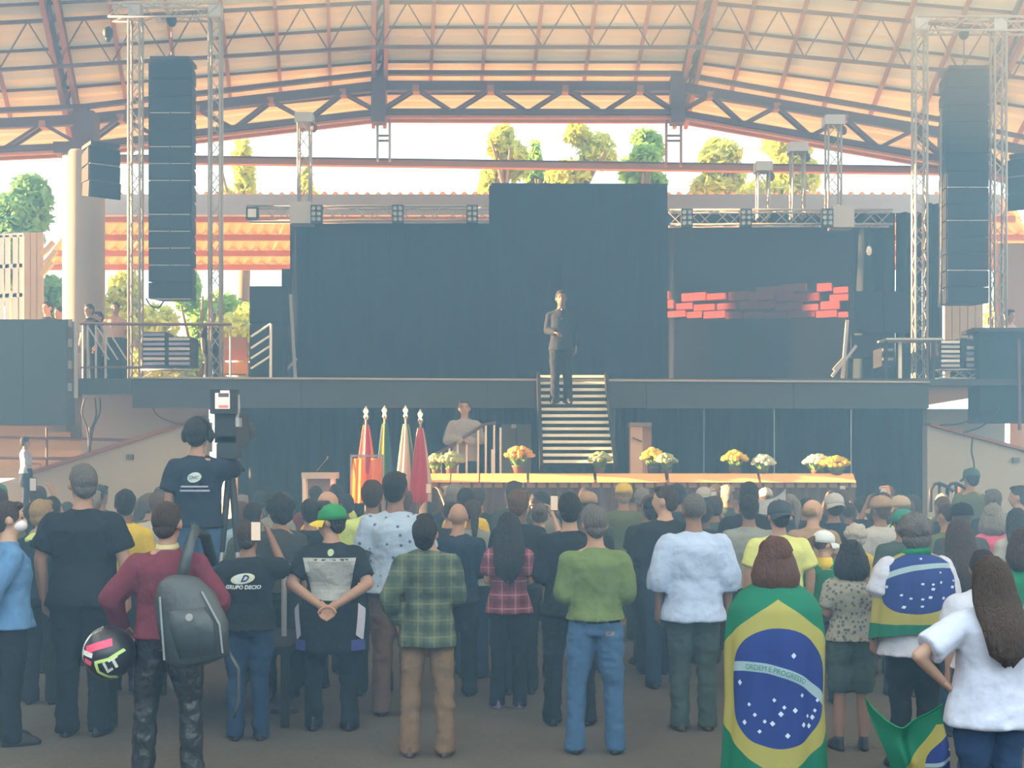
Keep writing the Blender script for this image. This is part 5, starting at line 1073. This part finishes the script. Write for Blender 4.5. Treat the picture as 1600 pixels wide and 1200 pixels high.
wz = P(0,748,20.3).z-.55; q = MB(); q.box((P(40,0,20.3).x-.3,20.3,wz/2), (1.6,.5,wz)); struct('floor_landing', 'concrete landing at the foot of the left seating steps', q, STEP, cat='landing')
k = MB(); k.loft([(.62,.19,.16,.01),(.9,.185,.15,.01),(1.05,.165,.13,.01)], 16); k.xf(F['S']); k.build('apron', NAVY, t, True)
def far(px, top, Y, z, label, shirt, rz=180, hair='black', **kw): return hero(px, Y, top, label, rz, z=z, skin='tan', hair=hair, shirt=shirt, legs=BLK, vox=.02, face=True, **kw)
zd = dk-.02
for px, top, Y, lb, m_, kw in ((74,474,25.6,'bearded man in black behind the side screen',BLK,{}), (92,483,25.9,'man in a tan shirt behind the side screen by the pillar',TANC,{}), (139,478,24.2,'man in dark glasses behind the left railing',BLK,{}), (154,490,24.3,'person in grey behind the left railing',GREYC,{}), (180,475,24.2,'man in a salmon shirt behind the left railing',cloth('cloth_salmon', (.5,.3,.22)),{}), (331,492,24.5,'person in dark clothes at the foot of the left tower',BLK,{}),
                              (1578,487,26,'person in pale pink behind the right equipment table',cloth('cloth_pale_pink', (.55,.35,.33)),{}), (1551,496,26,'person in maroon beside the pale pink one',BURG,{})):
    zz = dk if px > 800 else dk+.08; far(px, top, Y, zz, lb, m_, 180+rnd.uniform(-40,40), H=max(1.45,P(0,top,Y).z-zz), **kw)
k = MB(); k.box((-8.3, 24.3, dk+.04), (9,6.0,.08)); struct('floor_gallery', 'gallery floor behind the left railing', k, FASC, cat='floor')
# ================================================================== the filler crowd
VAR = []
specs = [dict(hair='short'), dict(hair='short', turn=30, bulk=1.1), dict(hair='short', turn=-35), dict(hair='shaved', bulk=1.12, turn=10), dict(hair='long', female=True), dict(hair='bun', female=True, turn=-15), dict(hair='pony', female=True, turn=25), dict(hair='fluffy', female=True, bulk=1.1),
         dict(hair='short', cap='forward', turn=15), dict(hair='short', cap='backward', bulk=1.08), dict(hair='short', arms=('raised','raised')), dict(hair='long', female=True, arms=('front','overhead'), turn=-20), dict(hair='balding', bulk=1.15, turn=-60), dict(hair='short', turn=70, sleeve='long'), dict(hair='bob', female=True, turn=40)]
for i, d in enumerate(specs):
    a = dict(arms=('front','down')); a.update(d); VAR.append((d, figure(1.70, vox=.021, seed=50+i, loose=.012, **a)))
COLS = [('black',BLK,13),('navy',NAVY,7),('dark grey',DARKGREY,6),('burgundy',BURG,3),('yellow',YELLOW,2.0),('lime green',LIME,1.3),('white',LTGREY,2.2),('olive',OLIVE,2.5),('flag green',FLAGGREEN,1.6),('tan',TANC,1.8),('light blue',LTBLUE,1),('slate',SLATE,4),('pink',PINK,.4),('grey',GREYC,2.5),('camouflage',CAMO,1)]
HC = [('black','black',8),('dark brown','darkbrown',5),('brown','brown',2.5),('grey','grey',1.6),('greying','saltpepper',2),('white','white',.5),('blonde','blonde',.8)]
CAPC = [('green',FLAGGREEN),('yellow',YELLOW),('black',BLK),('white',LTGREY),('teal',mat('cap_teal2', (.02,.2,.16), .8)),('beige',TANC)]
def wpick(L): 
    r = rnd.random()*sum(x[-1] for x in L)
    for x in L:
        r -= x[-1]
        if r <= 0: return x
    return L[-1]
LM = [(0,110,'below the left side steps'),(110,260,'before the left parapet wall'),(260,400,'around the camera riser'),(400,540,'before the white lectern'),(540,690,'below the furled flags'),(690,800,'below the man on stage'),(800,965,'in front of the stairs'),(965,1090,'below the lit column'),(1090,1230,'below the lone flowers'),(1230,1345,'before the right stage end'),(1345,1450,'by the right drape'),(1450,1601,'before the right ramp wall')]
placed = list(HERO); seen = {}
def silhouettes_cover(px, py, Y):
    for hx, hY, ht, hw in placed:
        if hY >= Y-.2: continue
        hr_ = .10/hY*FPX
        if abs(px-hx) < hr_ and ht < py < ht+hr_*2.6: return True
        if py >= ht+hr_*2.7 and abs(px-hx) < hw: return True
    return False
rows = [11.4, 12.3, 13.1, 13.9, 14.7, 15.5, 16.2, 16.8, 17.3]; RN = ['back row','eighth row','seventh row','sixth row','fifth row','fourth row','third row','second row','front row']
VN = {'short':'short-haired','shaved':'shaven-headed','long':'long-haired','bun':'bun-haired','pony':'ponytailed','fluffy':'fluffy-haired','balding':'balding','bob':'bob-haired'}
count = 0
for ri, Y in enumerate(rows):
    x = -.43*Y+rnd.uniform(0,.4)
    while x < .43*Y:
        yy = Y+rnd.uniform(-.25,.25); px = 800+x/yy*FPX; step = rnd.uniform(.56,.78)
        vi = rnd.choice([0,0,0,1,1,2,2,3,3,4,4,5,6,7,8,9,10,11,12,13,13,14]) if ri > 1 else rnd.choice([0,1,2,3,4,5,6,8,12,13])
        d, F = VAR[vi]; H = rnd.gauss(1.68 if not d.get('female') else 1.60, .06); H = max(1.45, min(1.84, H)); top = HOR-(H-CAMZ)/yy*FPX; hw = .09/yy*FPX
        blocked = any(abs(x-(hx-800)/FPX*hY) < .42 and abs(yy-hY) < .42 for hx, hY, _, _ in placed)
        if Y > 16.9 and not (540 < px < 1340): blocked = blocked or rnd.random() < .55
        vis = sum(0 if silhouettes_cover(px+a*hw, top+b*hw*2, yy) else 1 for a in (-.8,0,.8) for b in (.15,.6,1.1))
        if -30 < px < 1630 and not blocked and vis >= 2:
            cn, cm, _ = wpick(COLS); hn, hk, _ = wpick(HC); capn, capm_ = rnd.choice(CAPC); lm = next((l[2] for l in LM if l[0] <= px < l[1]), LM[0][2] if px < 0 else LM[-1][2])
            sk = rnd.choice(['fair','tan','tan','brown','brown','dark']); who = 'woman' if d.get('female') else 'man'
            head = ('%s-capped' % capn) if d.get('cap') else ('%s %s' % (hn, VN[d['hair']])).replace(' balding', ' balding')
            if d.get('hair') == 'shaved': head = 'shaven-headed'
            lb = '%s %s in %s %s %s%s' % (head, who, cn, rnd.choice(['top','shirt']), lm, '')
            if lb in seen: lb = '%s %s in %s top %s, %s' % (head, who, cn, lm, RN[ri])
            seen[lb] = 1
            t = person(F, (x, yy, 0), rnd.gauss(0, 12), lb, sk, hk, cm, rnd.choice([BLK,BLK,DENIMD,NAVY,DARKGREY]), cap=capm_, full=Y < 13.5, group='filling crowd before the stage')
            t.scale = (H/1.70,)*3; placed.append((px, yy, top, .25/yy*FPX)); count += 1
            if d.get('arms') and rnd.random() < .8:
                lb2 = 'phone held up by the %s' % lb.split(' in ')[0]+' '+lm
                if lb2 not in seen:
                    seen[lb2] = 1; phone(px+rnd.uniform(-2,2), HOR-((H/1.70)*(1.72 if d['hair'] == 'short' else 1.93)-CAMZ)/(yy+.28)*FPX, yy+.27, lb2, (.38,.38,.42), emit=.3)
        x += step
print('crowd', count, 'heroes', len(HERO))
# cloth held aloft in front of the stage
t = thing('held_banner', 'pale cloth stretched between raised hands before the stage', 'cloth', P(1198,790,14.4)); o = Vector(t.location)
k = MB(); k.grid(lambda a, b: P(1162+66*a, 764+22*math.sin(a*math.pi)**.8*.8+22*b, 14.4)+Vector((0,.04*math.sin(a*9),0))-o, 24, 6); k.build('cloth', cloth('cloth_banner', (.50,.55,.62)), t, True); k = MB(); k.path([P(1162+66*i/20, 764+22*math.sin(i/20*math.pi)**.8*.8, 14.4)-o for i in range(21)], .006); k.build('hem', WHITE, t, True)
bpy.data.scenes.remove(TMP)
# ================================================================== scatter volume added to imitate veiling glare
HZ = bpy.data.materials.new('glare_veil'); HZ.use_nodes = True; nt = HZ.node_tree; nt.nodes.remove(nt.nodes['Principled BSDF'])
vs_ = nt.nodes.new('ShaderNodeVolumeScatter'); vs_.inputs['Color'].default_value = (.36,.68,1.0,1); vs_.inputs['Density'].default_value = .084; vs_.inputs['Anisotropy'].default_value = .35
nt.links.new(vs_.outputs[0], nt.nodes['Material Output'].inputs['Volume'])
k = MB(); k.box((0, 10.8, 5.1), (26.5, 10.4, 10.0)); hz = tag(k.build('glare_veil', HZ), 'thin bluish scatter volume added for veiling glare in the hall', 'glare_veil', None, 'stuff')
